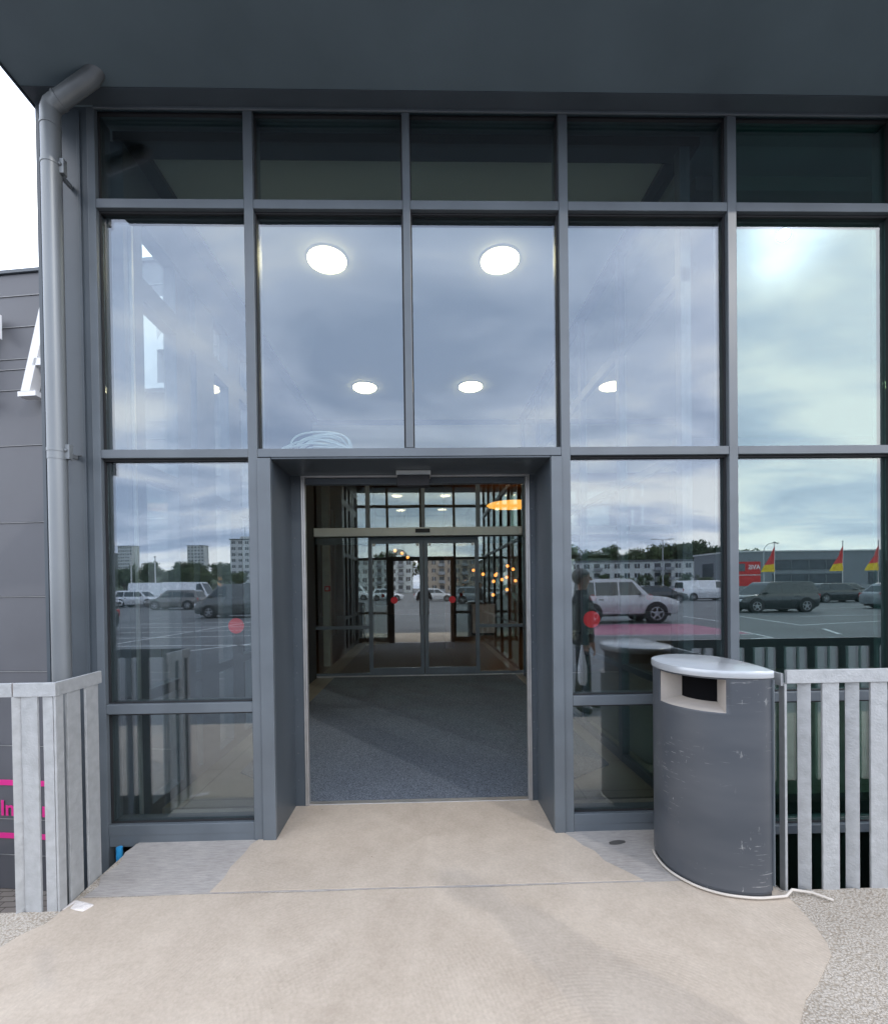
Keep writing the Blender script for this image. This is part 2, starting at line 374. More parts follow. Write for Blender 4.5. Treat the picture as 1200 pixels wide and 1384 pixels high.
mb.box(-1.81, -1.60, YE-.01, .40, LOW-.1, -.181); mb.box(1.60, 1.81, YE-.01, .40, LOW-.1, -.181)
tag(mb.build('retaining_wall', M['retain']), kind='structure')

def jitter(poly, n=10, a=.012):
    out = []
    for i in range(len(poly)):
        p = Vector(poly[i]); q = Vector(poly[(i+1) % len(poly)])
        k = max(1, int((q-p).length*n))
        for j in range(k):
            t = p.lerp(q, j/k)
            if j and abs(p.x) < 30: t += Vector((random.uniform(-a, a), random.uniform(-a, a)))
            out.append(tuple(t))
    return out
def ngon(name, poly, z, mat, th=.0035):
    bm = bmesh.new(); vs = [bm.verts.new((p[0], p[1], z)) for p in poly]; fc = bm.faces.new(vs)
    bmesh.ops.triangulate(bm, faces=[fc])
    r = bmesh.ops.extrude_face_region(bm, geom=list(bm.faces)); 
    for e in r['geom']:
        if isinstance(e, bmesh.types.BMVert): e.co.z -= th
    bmesh.ops.recalc_face_normals(bm, faces=bm.faces)
    me = bpy.data.meshes.new(name); bm.to_mesh(me); bm.free(); me.materials.append(mat)
    o = bpy.data.objects.new(name, me); COL.objects.link(o); return o
# rough grey slab between the seam and the facade
tag(ngon('entrance_slab', [(-1.84, .44), (-1.825, .0), (-1.845, -.10), (-1.80, -.22), (-1.83, -.33), (-1.78, -.42), (-1.80, -.505)]+[(-1.2+.3*i, -.505+.004*math.sin(i*2.2)) for i in range(9)]+[(1.84, -.51), (1.84, .44)], .006, M['rough'], .005), kind='structure')
# smooth screed tongue leading to the door
tong = [(-.955, .487), (-.975, .2), (-1.07, .005), (-1.10, -.05), (-1.105, -.15), (-1.13, -.28), (-1.125, -.38), (-1.15, -.498)]
tong += [(-1.0+.25*i, -.498+.003*math.sin(i*3.1)) for i in range(9)]
tong += [(1.16, -.498), (1.10, -.42), (1.02, -.32), (1.0, -.22), (.95, -.16), (.92, -.08), (.88, -.01), (.83, .2), (.83, .487)]
tag(ngon('entrance_screed', jitter(tong, 6, .006), .010, M['screed']), kind='structure')
scr = [(-1.80, -.512), (-1.83, -.60), (-1.84, -.69), (-1.90, -.76), (-1.93, -.85), (-2.02, -.98), (-2.3, -1.15), (-2.6, -1.35), (-2.9, -1.7), (-3.0, -2.1), (-2.8, -2.45),
       (1.0, -2.45), (1.05, -1.9), (1.15, -1.55), (1.34, -1.313), (1.44, -1.22), (1.546, -1.153), (1.64, -1.08), (1.72, -1.02), (1.757, -.96), (1.79, -.86), (1.81, -.77), (1.825, -.65), (1.80, -.56), (1.78, -.512)]
scr += [(1.2-.3*i, -.512+.004*math.sin(i*1.7)) for i in range(9)]
tag(ngon('landing_screed', jitter(scr, 6, .008), .005, M['screed'], .004), kind='structure')
tag(ngon('stain', [(1.17+.055*math.cos(k*.35)*(1+.1*math.sin(k*2)), -.135+.022*math.sin(k*.35)+.01*math.cos(k*.35)) for k in range(18)], .0095, pbr('dark_stain', (.09, .085, .08), .8), .001), kind='structure')
# pavers / floor inside
mb = MB(); mb.box(-2.02, 9, .487, 5.399, -.25, -.002); tag(mb.build('lobby_floor', M['lfloor']), kind='structure')
mb = MB(); mb.box(-6, 14, 5.4, 24, -.25, -.002)
tag(mb.build('hall_floor', M['floor']), kind='structure')

# chipped foam and blue pipe at the slab corner
mb = MB(); mb.add([(-1.86, -.60, -.07), (-1.70, -.64, -.07), (-1.66, -.55, -.06), (-1.84, -.50, -.06), (-1.85, -.59, .002), (-1.72, -.615, .010), (-1.70, -.57, .012), (-1.83, -.515, .004)],
                  [(0, 3, 2, 1), (4, 5, 6, 7), (0, 1, 5, 4), (1, 2, 6, 5), (2, 3, 7, 6), (3, 0, 4, 7)])
o = mb.build('foam_chunk', pbr('foam', (.72, .66, .62), .9, 0, .15, 40, .8, 60), bevel=.008)
recen(o, (-1.77, -.58, 0)); tag(o, 'broken white foam chunk at the chipped corner of the slab', 'foam')
mb = MB(); mb.cyl((-1.925, -.03, -.4), (-1.925, -.03, .0), .018, 14)
o = recen(mb.build('plastic_pipe', M['blue'], smooth=True), (-1.925, -.03, -.2)); tag(o, 'bright blue plastic pipe end poking out below the left glass panel', 'pipe')

# ------------------------------------------------------------------ facade
fac = thing('glass_facade', 'dark aluminium framed glass front around the entrance doorway', 'facade', (0, 0, 0))
TA, TAb, TB, TBb, TC, TCb = 4.055, 3.998, 2.491, 2.437, .886, .824
SOF = 4.62
mull = [-1.069, -.078, .921, 2.013, 3.11, 4.2, 5.3]
hw = .029
def boxobj(name, x0, x1, y0, y1, z0, z1, mat, par, bevel=.003, **k):
    b = MB().box(x0, x1, y0, y1, z0, z1); o = b.build(name, mat, par, bevel, **k); return o
GY0, GY1 = .050, .062
for i, x in enumerate(mull):
    lo = TB if i == 1 else (0 if i < 3 else LOW)
    top = SOF-.001
    if i == 1:   # narrow post that ends on the transom over the doorway
        boxobj('mullion', x-.024, x+.024, 0, .15, TB+.0005, top, M['frame'], fac)
    else:
        boxobj('mullion', x-hw, x+hw, 0, .15, lo, top, M['frame'], fac)
# left corner post
boxobj('mullion', -2.06, -2.012, 0, .15, -.6, SOF-.001, M['frame'], fac)
def spans():
    xs = [-2.012]+[None]
edges = [(-2.012, -1.069-hw), (-1.069+hw, -.078-.024), (-.078+.024, .921-hw), (.921+hw, 2.013-hw), (2.013+hw, 3.11-hw), (3.11+hw, 4.2-hw), (4.2+hw, 5.3-hw)]
for k, (a, b) in enumerate(edges):
    a2 = a+.0005; b2 = b-.0005
    boxobj('transom', a2, b2, .002, .15, TAb, TA, M['frame'], fac)
    if k in (1, 2): continue
    boxobj('transom', a2, b2, .002, .15, TBb, TB, M['frame'], fac)
    boxobj('transom', a2, b2, .002, .15, TCb, TC, M['frame'], fac)
boxobj('transom', -1.04+.0005, .892-.0005, .002, .15, TBb, TB, M['frame'], fac)
for k in (0, 3):
    a, b = edges[k]; boxobj('bottom_rail', a+.0005, b-.0005, .002, .15, .055, .12, M['frame'], fac)
boxobj('sill', -2.011, -1.099, .006, .15, -.02, .0545, M['frame'], fac); boxobj('sill', .951, 1.983, .006, .15, -.02, .0545, M['frame'], fac)
for k in (4, 5, 6):
    a, b = edges[k]
    boxobj('transom', a+.0005, b-.0005, .002, .15, -.045, .012, M['frame'], fac)
    boxobj('transom', a+.0005, b-.0005, .002, .15, -1.3, -1.24, M['frame'], fac)
boxobj('plinth', 1.984, 6, .16, .2, LOW, -.05, M['dark'], fac)
boxobj('plinth', -2.005, 1.96, .16, .2, LOW, -.26, M['dark'], fac)
# small side trims that narrow the panes against their right-hand posts (glazing beads)
def pane(x0, x1, z0, z1, mat):
    o = boxobj('glass_pane', x0, x1, GY0, GY1, z0, z1, mat, fac, 0)
    # dark glazing gasket behind the pane edge
    return o
def bead(x0, x1, z0, z1):
    t = .012; m = MB()
    m.box(x0, x1, .030, .049, z1-t, z1); m.box(x0, x1, .030, .049, z0, z0+.006); m.box(x0, x0+.006, .030, .049, z0+.006, z1-t); m.box(x1-.010, x1, .030, .049, z0+.006, z1-t)
    m.build('gasket', M['black'], fac)
for k, (a, b) in enumerate(edges):
    g = M['glassr'] if k >= 4 else M['glass']
    zs = [(TA, SOF-.001), (TB, TAb)]
    if k not in (1, 2):
        zs += [(TC, TBb)]
        if k in (0, 3): zs += [(.12, TCb)]
        else: zs += [(.012, TCb), (-1.24, -.045), (LOW, -1.3)]
    for z0, z1 in zs:
        pane(a+.001, b-.001, z0+.001, z1-.001, g); bead(a+.0012, b-.0012, z0+.0012, z1-.0012)
# head bead under the soffit
boxobj('head_trim', -2.012, 6, -.012, .0, SOF-.02, SOF-.002, M['frame'], fac)
# portal of the doorway
X0, X1, PD, PT = -.957, .822, .44, 2.425
boxobj('door_trim', -1.0395, X0, -.012, .02, 0, TBb-.008, M['frame'], fac); boxobj('door_trim', X1, .8915, -.012, .02, 0, TBb-.008, M['frame'], fac)
boxobj('door_trim', X0+.0005, X1-.0005, .006, .03, PT, TBb-.001, M['clad'], fac)
mp_ = MB(); mp_.box(X0-.012, X0, .0205, PD, 0, PT); o = mp_.build('door_jamb', M['clad'], fac)
mp_ = MB(); mp_.box(X1, X1+.012, .0205, PD, 0, PT); mp_.build('door_jamb', M['clad'], fac)
mp_ = MB(); mp_.box(X0-.012, X1+.012, .0305, PD, PT+.001, PT+.012); mp_.build('door_soffit', M['clad'], fac)
boxobj('door_return', X0-.012, -.887, PD+.001, PD+.045, 0, PT, M['clad'], fac); boxobj('door_return', .785, X1+.012, PD+.001, PD+.045, 0, PT, M['clad'], fac)
for xa, xb in ((-.8865, -.874), (-.872, -.860), (.757, .768), (.770, .7845)):
    boxobj('door_track', xa, xb, PD-.004, PD+.04, .012, PT-.01, M['alu'], fac, .002)
boxobj('door_track', -.8865, .7845, PD-.006, PD+.03, PT-.012, PT+.0, M['alu'], fac, .002)
boxobj('door_header', -.86, .757, PD+.032, PD+.09, 2.37, PT-.013, M['clad'], fac)
boxobj('threshold', -.90, .80, .445, .498, -.01, .016, M['alu'], fac, .002)
# rivets up both jambs
for xj, sx_ in ((X0, 1), (X1, -1)):
    for k in range(12):
        rv = MB(); rv.sphere((xj+sx_*.001, PD-.03, .16+k*.197), .005, 8, 5); rv.build('rivet', M['frame'], fac, smooth=True)
        rv = MB(); rv.sphere((xj+sx_*.022, PD+.001, .20+k*.197), .005, 8, 5); rv.build('rivet', M['frame'], fac, smooth=True)
# presence sensor over the door
sn = MB(); sn.box(-.185, .058, .30, PD-.008, 2.392, 2.4245); sensor = sn.build('door_sensor', M['header'], fac, .003)
sn = MB(); sn.box(-.178, .050, .29, .39, 2.315, 2.3915); sn.build('sensor_eye', M['black'], sensor, .004)
# corner cladding left of the glass
cl = MB(); cl.box(-2.33, -2.0605, .004, .05, LOW, SOF-.001); cl.build('corner_cladding', M['clad'], fac)
cl = MB(); cl.box(-2.12, -2.1, -.004, .004, LOW, SOF-.03); cl.build('cladding_rib', M['clad'], fac, .002)
cl = MB(); cl.box(-2.345, -2.325, -.03, .06, LOW, SOF-.001); cl.build('corner_trim', M['clad'], fac)
for z in (1.0, 2.45): boxobj('cladding_joint', -2.32, -2.13, .0015, .0045, z, z+.004, M['black'], fac, 0)
# red warning dots on the glass
def dot(x, y, z, r, par):
    m = MB(); n = 40; y = GY1+.0022
    m.prism([(x+r*math.cos(2*PI*k/n), z+r*math.sin(2*PI*k/n)) for k in range(n)], y-.0012, y-.0002, 'Y'); return m.build('warning_dot', M['red'], par)
dot(-1.216, GY0, 1.368, .05, fac); dot(1.10, GY0, 1.376, .055, fac)

# canopy
can = thing('canopy', 'deep dark grey canopy overhanging the whole entrance', 'canopy', (0, 0, SOF))
m = MB(); m.box(-2.365, 9, -.80, .01, 0, .35); m.box(-2.365, 9, .0105, 24, .02, .35); m.build('soffit', M['soffit'], can)
m = MB()
m.box(-2.372, 9, -.812, -.8005, -.012, .37); m.box(-2.378, -2.3655, -.8, 2.5, -.012, .37); m.build('fascia', M['clad'], can, .003)
boxobj('edge_trim', -2.36, 8.9, -.115, -.0125, -.006, -.0005, M['clad'], can, .001)
# downpipe
dp = thing('downpipe', 'round grey rain downpipe bending up into the canopy at the left corner', 'downpipe', (-2.16, -.15, 0))
px = 0
m = MB(); m.cyl((0, 0, LOW), (0, 0, 2.40), .0485, 28); m.build('pipe', M['pipe'], dp, smooth=True)
m = MB(); m.cyl((0, 0, 2.385), (0, 0, 4.40), .0505, 28); m.build('pipe', M['pipe'], dp, smooth=True)
EL = Vector((.27, -.035, 4.60))
m = MB(); m.tube([(0, 0, 4.34), (0, 0, 4.43), (.012, -.002, 4.462), (.045, -.006, 4.482), tuple(EL), (.31, -.04, 4.66)], [.051, .051, .050, .049, .047, .047], 28); m.build('elbow', M['pipe'], dp, smooth=True)
for a_, b_ in (((.052, -.007, 4.486), (.066, -.009, 4.493)), ((0, 0, 4.335), (0, 0, 4.35))):
    m = MB(); m.tube([a_, b_], .0535, 28); m.build('joint_ring', M['pipe'], dp, smooth=True)
for z in (2.44, 4.12):
    m = MB(); m.tube([(0, 0, z-.010), (0, 0, z+.010)], .053, 28)
    m.box(-.008, .008, .04, .150, z-.012, z+.012); m.box(.045, .075, -.008, .02, z-.05, z+.035); m.sphere((-.053, 0, z), .009, 8, 6); m.sphere((.056, -.01, z), .010, 8, 6); m.sphere((.062, .01, z+.03), .009, 8, 6); m.sphere((.066, .02, z-.045), .009, 8, 6)
    m.build('bracket', M['pipe'], dp, smooth=True)

# ------------------------------------------------------------------ entrance lobby behind the facade
lob = thing('lobby_shell', 'glazed entrance lobby with dark steel side walls behind the facade', 'lobby', (0, 0, 0))
boxobj('ceiling', -1.84, 1.735, .29, 5.3, 4.60, 4.615, M['cream'], lob, 0)
boxobj('ceiling_beam', -2.0, 1.9, .151, .2895, 4.56, 4.618, M['dark'], lob)
boxobj('ceiling_edge', -2.0, -1.8405, .29, 5.3, 4.56, 4.618, M['dark'], lob); boxobj('ceiling_edge', 1.7355, 1.9, .29, 5.3, 4.56, 4.618, M['dark'], lob)
# left side wall: steel frame with panes looking out on the neighbouring wall
sx = -2.0
boxobj('side_beam', sx-.06, sx+.06, .16, 2.66, 4.18, 4.559, M['clad'], lob)
boxobj('side_rail', sx-.05, sx+.05, .16, 2.66, 3.65, 3.81, M['clad'], lob)
boxobj('side_rail', sx-.05, sx+.05, .16, 2.66, 2.40, 2.50, M['clad'], lob)
boxobj('side_rail', sx-.05, sx+.05, .16, 2.66, .82, .90, M['clad'], lob)
boxobj('side_rail', sx-.05, sx+.05, .16, 2.66, -.25, .08, M['clad'], lob)
for y0, y1 in ((.16, .37), (.80, 1.02), (1.12, 1.46), (1.78, 2.05), (2.35, 2.66)):
    boxobj('side_post', sx-.051, sx+.051, y0, y1, -.24, 4.179, M['clad'], lob)
boxobj('side_post', sx+.052, sx+.07, .215, .235, 0, 4.2, M['alu'], lob, .001)  # bright strip stands in for the lit edge of the steel column
boxobj('side_pane', sx-.006, sx+.006, .16, 2.66, .08, 4.18, M['glass_side'], lob, 0)
boxobj('solid_wall', sx-.05, sx+.05, 2.6605, 5.35, -.24, 4.559, M['dark'], lob)
boxobj('solid_wall', sx+.0505, sx+.055, 3.0, 5.35, -.24, 4.4, M['dark'], lob)
# right side wall of glass
rx = 1.80
for y in (.16, 1.15, 2.15, 3.15, 4.15, 5.2):
    boxobj('side_post', rx-.035, rx+.035, y, y+.07, 0, 4.559, M['clad'], lob)
for za, zb in ((2.46, 2.52), (.84, .89), (0, .07), (3.65, 3.75)):
    boxobj('side_rail', rx-.03, rx+.03, .16, 5.2, za, zb, M['clad'], lob)
boxobj('side_pane', rx-.006, rx+.006, .16, 5.2, .07, 4.559, M['glassi'], lob, 0)
# ledge over the portal where the cable lies
boxobj('ledge', -1.03, .885, .151, .42, 2.44, 2.452, M['frame'], lob)
boxobj('jamb_lining', -1.03, X0-.0125, .151, PD+.04, 0, 2.4395, M['clad'], lob); boxobj('jamb_lining', X1+.0125, .885, .151, PD+.04, 0, 2.4395, M['clad'], lob)
boxobj('ledge_back', -1.03, .885, .4805, .55, 2.38, 2.49, M['clad'], lob)
# mat and bare floor
mt = MB(); mt.prism([(-.86, .5), (.757, .5), (1.62, 1.1), (1.62, 5.30), (-1.62, 5.30), (-1.62, 1.1)], -.0015, .012)
o = mt.build('entrance_mat', M['mat']); tag(o, 'large dark blue-grey ribbed mat covering the lobby floor', 'mat')

# cable coil
cb = MB()
for k in range(9):
    r = .125+.009*k+random.uniform(-.006, .006); h = .055+.009*k; off = random.uniform(-.02, .02)
    pts = []
    for j in range(33):
        t = 2*PI*j/32
        pts.append((-.69+off+r*math.cos(t), .27+.05*math.sin(t)+.012*math.cos(3*t+k), 2.458+h+h*math.sin(t)+.006*math.sin(2*t+k)))
    cb.tube(pts, .0062, 6)
cb.tube([(-.99, .22, 2.50), (-.95, .22, 2.555), (-.86, .23, 2.60), (-.74, .24, 2.632), (-.60, .25, 2.60), (-.50, .26, 2.56), (-.42, .27, 2.54)], .0066, 6)
cb.tube([(-.97, .24, 2.53), (-.90, .23, 2.57), (-.76, .25, 2.60), (-.62, .26, 2.59), (-.48, .27, 2.55), (-.40, .27, 2.50)], .0066, 6)
o = recen(cb.build('cable_coil', M['cable'], smooth=True), (-.7, .27, 2.455)); tag(o, 'coil of white cable lying on the ledge over the doorway', 'cable')

# ceiling lights
def light(x, y, label):
    t = thing('ceiling_light', label, 'light', (x, y, 4.6), 0, 'round ceiling lights in the lobby'); n = 40
    a = MB(); a.loft([[(q_*math.cos(2*PI*k/n), q_*math.sin(2*PI*k/n), z_) for k in range(n)] for q_, z_ in ((.172, -.0015), (.172, -.02), (.15, -.034), (.08, -.042), (.01, -.044))]); a.build('diffuser', M['lamp'], t)
    b = MB()
    for k in range(n):
        t0, t1 = 2*PI*k/n, 2*PI*(k+1)/n
        b.add([(r*math.cos(q), r*math.sin(q), z) for q in (t0, t1) for r, z in ((.174, -.014), (.19, -.006), (.19, -.001), (.174, -.001))], [(0, 1, 5, 4), (1, 2, 6, 5), (0, 4, 7, 3)])
    b.build('rim', M['wpaint'], t)
light(-.84, 1.29, 'large round lit ceiling light above the left half of the doorway, nearer the glass')
light(.735, 1.29, 'large round lit ceiling light above the right half of the doorway, nearer the glass')
light(-.84, 3.95, 'smaller-looking far round ceiling light above the cable coil')
light(.735, 3.93, 'smaller-looking far round ceiling light right of the middle post')

# ------------------------------------------------------------------ inner sliding doors
IY = 5.40
ind = thing('inner_doors', 'inner pair of automatic glass sliding doors with pale header', 'door', (0, IY, 0))
def ib(name, x0, x1, y0, y1, z0, z1, mat, par=None, bev=.003): return boxobj(name, x0, x1, y0, y1, z0, z1, mat, par or ind, bev)
hd = ib('door_operator', -1.99, 1.86, -.10, .04, 2.53, 2.68, M['header'])
ib('sensor_eye', -.14, .12, -.112, -.1005, 2.585, 2.655, M['black'], hd)
ib('label_plate', 1.72, 1.82, -.104, -.1005, 2.56, 2.65, M['white'], hd, 0)
for sgn, nm in ((-1, 'l'), (1, 'r')):
    xa, xb = (-1.0, -.004) if sgn < 0 else (.004, 1.0)
    leaf = ib('door_leaf', xa, xa+.07, -.02, .03, .02, 2.46, M['frame'])
    ib('leaf_stile', xb-.07, xb, -.02, .03, .02, 2.46, M['frame'], leaf)
    ib('leaf_rail', xa+.0705, xb-.0705, -.02, .03, .02, .15, M['frame'], leaf); ib('leaf_rail', xa+.0705, xb-.0705, -.02, .03, 2.40, 2.46, M['frame'], leaf)
    ib('leaf_glass', xa+.071, xb-.071, 0, .010, .151, 2.399, M['glassi'], leaf, 0)
    ib('leaf_bracket', xa+.08, xa+.13, -.03, -.021, 2.36, 2.40, M['white'], leaf, 0); 
    ib('leaf_bracket', xb-.13, xb-.08, -.03, -.021, 2.36, 2.40, M['white'], leaf, 0)
    d = MB(); n = 32; cx = -.54 if sgn < 0 else .512
    d.prism([(cx+.062*math.cos(2*PI*k/n), 1.375+.062*math.sin(2*PI*k/n)) for k in range(n)], -.0014, -.0003, 'Y'); d.build('warning_dot', M['red'], leaf)
ib('door_post', -2.1, -2.0, -.05, .05, 0, 4.56, M['clad']); ib('door_post', 1.86, 1.96, -.05, .05, 0, 4.56, M['clad'])
for xa, xb in ((-1.999, -1.001), (1.001, 1.859)):
    ib('side_light', xa, xb, .04, .05, .06, 2.52, M['glassi'], None, 0); ib('side_rail', xa, xb, .0, .0395, .86, .92, M['frame']); ib('side_rail', xa, xb, .0, .0395, 0, .06, M['frame'])
ib('track_beam', -1.999, 1.859, .055, .15, 2.40, 2.529, M['clad'])
for x in (-1.0, 0, 1.0): ib('fanlight_bar', x-.035, x+.035, -.03, .03, 2.681, 3.66, M['frame'])
ib('fanlight_glass', -1.999, 1.859, .031, .04, 2.681, 3.50, M['glassi'], None, 0)
ib('head_panel', -1.999, 1.859, .0405, .06, 3.501, 3.66, M['brown'], None, 0); ib('head_panel', -1.999, 1.859, .0315, .06, 3.661, 4.55, M['cream'], None, 0)
ib('floor_guide', -2.0, 1.86, -.04, .06, -.001, .018, M['alu'])

# hall beyond
hall = thing('shop_hall', 'dark shopping hall with brown walls beyond the inner doors', 'hall', (0, 0, 0))
boxobj('wall', -6, 14, 24, 24.1, -.2, 4.5, M['brown'], hall, 0); boxobj('wall', -6.1, -6, 5.36, 24, -.2, 4.5, M['brown'], hall, 0); boxobj('wall', 14, 14.1, 5.36, 24, -.2, 4.5, M['brown'], hall, 0)
boxobj('wall', -6, -2.15, 5.37, 5.45, -.2, 4.5, M['dark'], hall, 0)
boxobj('wall', 9, 9.1, .2, 5.4, -.2, 4.5, M['dark'], hall, 0)
boxobj('ceiling', -6, 14, 5.5, 24, 4.3, 4.4, M['brown'], hall, 0); boxobj('ceiling', 1.9, 9, .2, 5.499, 4.3, 4.4, M['dark'], hall, 0)
boxobj('wall', 1.97, 2.9, 5.46, 5.55, 0, 4.3, M['dark'], hall, 0)
boxobj('wall', 4.6, 9, 5.46, 5.55, 0, 4.3, M['dark'], hall, 0)
for x, y, w in ((-1.35, 8.6, .22), (.66, 9.2, .24), (2.9, 12, .3), (-3.2, 13, .3)):
    boxobj('pillar', x-w/2, x+w/2, y-w/2, y+w/2, 0, 4.3, M['brown'], hall)
boxobj('lower_wall', 2.0, 9, 1.2, 1.3, LOW, -.26, M['dark'], hall, 0)
boxobj('slab_edge', 1.97, 9, .21, 5.4, -.25, -.01, M['dark'], hall, 0)
# white column with red call point
cp = MB(); cp.box(-2.08, -1.94, 6.55, 6.72, 0, 4.29)
colm = recen(cp.build('column', M['steelgrey'], bevel=.004), (-2.01, 6.63, 0)); tag(colm, 'slim pale column behind the left side light of the inner doors', 'column')
t = thing('call_point', 'small red fire call point on the slim pale column', 'alarm', (-1.975, 6.54, 1.60))
m = MB(); m.box(-.055, .055, -.045, .009, -.055, .055); m.build('housing', M['red'], t, .006); m = MB(); m.box(-.03, .03, -.052, -.0455, -.03, .03); m.build('button', M['white'], t, .002)
# counters
def counter(x, y, w, d, h, label):
    t = thing('counter', label, 'counter', (x, y, 0)); m = MB(); m.box(-w/2, w/2, -d/2, d/2, .08, h-.04); m.build('front', M['wpaint'], t, .01)
    m = MB(); m.box(-w/2-.02, w/2+.02, -d/2-.02, d/2+.02, h-.039, h); m.build('worktop', M['header'], t, .004)
    m = MB(); m.box(-w/2+.03, w/2-.03, -d/2+.04, d/2-.04, 0, .079); m.build('plinth', M['dark'], t)
counter(-1.62, 12.4, .75, .6, 1.02, 'low white counter seen through the left door leaf')
counter(1.95, 12.4, .75, .6, 1.02, 'low white counter seen through the right door leaf')
# big lit disc lamp
t = thing('disc_lamp', 'large oval-looking glowing orange disc lamp behind the fanlight', 'lamp', (2.22, 8.5, 3.63)); n = 48
m = MB(); prof = [(.02, .075), (.35, .06), (.60, .02), (.63, 0), (.60, -.02), (.35, -.06), (.02, -.075)]
m.loft([[(r*math.cos(2*PI*k/n), r*math.sin(2*PI*k/n), z) for k in range(n)] for r, z in prof]); m.build('shade', M['disc'], t, smooth=True)
m = MB(); m.cyl((0, 0, .07), (0, 0, .66), .012, 8); m.build('rod', M['black'], t)
# pendants
pend = [(-.86, 11, 2.73), (-.68, 11.6, 2.69), (-.52, 12.2, 2.60), (2.55, 11, 2.22), (2.72, 11, 2.12), (2.21, 11.2, 1.95), (2.36, 12, 2.02), (2.12, 11, 1.76), (2.48, 11.6, 1.82), (2.70, 12, 1.90), (1.80, 11, 1.98), (2.16, 11.4, 1.34), (2.60, 11.4, 1.50), (2.95, 11.8, 1.78), (1.62, 12, 2.14)]
t0 = None
where = ['highest of the three pendants over the left door leaf', 'middle of the three pendants over the left door leaf', 'lowest of the three pendants over the left door leaf',
 'topmost pendant of the cluster in the right side light', 'second pendant from the top in the right side light', 'pendant at the left edge of the cluster', 'pendant in the upper middle of the cluster', 'pendant below the left edge of the cluster', 'pendant in the heart of the cluster', 'pendant right of the cluster centre',
 'pendant just right of the door leaf frame', 'low pendant near the bottom left of the cluster', 'lowest right pendant of the cluster', 'rightmost pendant of the cluster', 'pendant seen beside the door leaf frame top']
for (x, y, z), w in zip(pend, where):
    if t0 is None:
        t0 = thing('pendant_lamp', '', 'lamp', (x, y, z), 0, 'small glowing pendant lamps in the hall')
        m = MB(); m.sphere((0, 0, 0), .050, 14, 10); m.build('globe', M['lamp2'], t0, smooth=True)
        m = MB(); m.cyl((0, 0, .06), (0, 0, 1.55), .004, 6); m.tube([(0, 0, .055), (0, 0, .10)], [.03, .012], 10); m.build('cord', M['black'], t0)
        c = t0
    else:
        c = copy_tree(t0); c.location = (x, y, z)
    c['label'] = 'small warm globe lamp, '+w
# strip lights in the hall
def strip(x, y, z, l, label):
    t = thing('strip_light', label, 'light', (x, y, z), 0, 'white strip lights')
    m = MB(); m.box(-l/2, l/2, -.04, .04, .0, .05); m.build('housing', M['wpaint'], t); m = MB(); m.box(-l/2+.02, l/2-.02, -.03, .03, -.02, -.001); m.build('tube', M['lampW'], t)
strip(-2.9, 2.9-.3, 3.2, .001+1.2, 'x') if False else None
strip(2.75, 3.4, 3.35, 1.5, 'white strip light seen through the pane right of the doorway')

# ------------------------------------------------------------------ neighbouring wall, letters, pink sign
WA = R(-7)
nb = thing('panel_wall', 'dark grey panelled shop wall left of the entrance', 'wall', (-5.0, 3.0, 0), WA)
# local frame: x along the wall, y out of it (negative = towards us)
seams = [5.62, 5.34, 4.95, 4.55, 4.42, 4.16, 3.46, 2.49, 1.55, .60, -.35, -1.29, -1.75, LOW]
for a, b in zip(seams[:-1], seams[1:]):
    m = MB(); m.box(-9, 2.78, 0, .06, b+.006, a-.006); m.build('panel', M['wall'], nb, .004)
m = MB(); m.box(-9, 2.78, .0605, .3, LOW, 5.60); m.build('backing', M['dark'], nb)
sm_ = MB()
for z in seams[1:-1]: sm_.box(-9, 2.779, -.010, .0, z-.004, z+.004)
sm_.build('joint_strip', pbr('joint_grey', (.27, .27, .27), .5), nb)
m = MB(); m.box(-9, 2.78, -.03, .32, 5.62, 5.66); m.build('coping', M['clad'], nb)
def stroke(mb_, poly, d=.12): mb_.prism(poly, -.20, -.20+d, 'Y')
lt = thing('wall_sign', 'raised white serif letters on the dark panelled wall', 'sign', (-5.0, 3.0, 0), WA)
zb, H = 3.99, 1.07
def mkletter(x, polys):
    m = MB()
    for poly in polys: stroke(m, [(x+p[0], zb+p[1]*H) for p in poly])
    m.build('letter', M['white'], lt)
    m = MB(); m.box(x+.1, x+.13, -.08, .0, zb+.15, zb+.18); m.box(x+.1, x+.13, -.08, .0, zb+.85, zb+.88); m.build('fixing', M['steelgrey'], lt)
A = [[(.02, .05), (.14, .05), (.42, 1.0), (.30, 1.0)], [(-.02, 0), (.22, 0), (.22, .055), (-.02, .055)], [(.30, .999), (.42, .999), (.78, .05), (.62, .05)], [(.52, 0), (.86, 0), (.86, .055), (.52, .055)], [(.18, .34), (.60, .34), (.56, .42), (.21, .42)]]
Rr = [[(.06, .05), (.22, .05), (.22, .95), (.06, .95)], [(0, 0), (.30, 0), (.30, .055), (0, .055)], [(0, .945), (.40, .945), (.40, 1), (0, 1)], [(.22, .48), (.38, .48), (.52, .56), (.60, .70), (.58, .86), (.50, .95), (.40, 1), (.40, .94), (.44, .86), (.46, .74), (.42, .62), (.34, .54), (.22, .54)],
      [(.28, .48), (.42, .50), (.52, .30), (.62, .12), (.74, .08), (.74, .02), (.66, 0), (.56, 0), (.48, .04), (.40, .20)]]
K = [[(.06, .05), (.22, .05), (.22, .95), (.06, .95)], [(0, 0), (.30, 0), (.30, .055), (0, .055)], [(0, .945), (.30, .945), (.30, 1), (0, 1)], [(.22, .42), (.30, .42), (.66, .95), (.56, .95), (.22, .52)], [(.28, .5), (.38, .58), (.72, .05), (.56, .05)], [(.48, 0), (.80, 0), (.80, .055), (.48, .055)], [(.48, .945), (.76, .945), (.76, 1), (.48, 1)]]
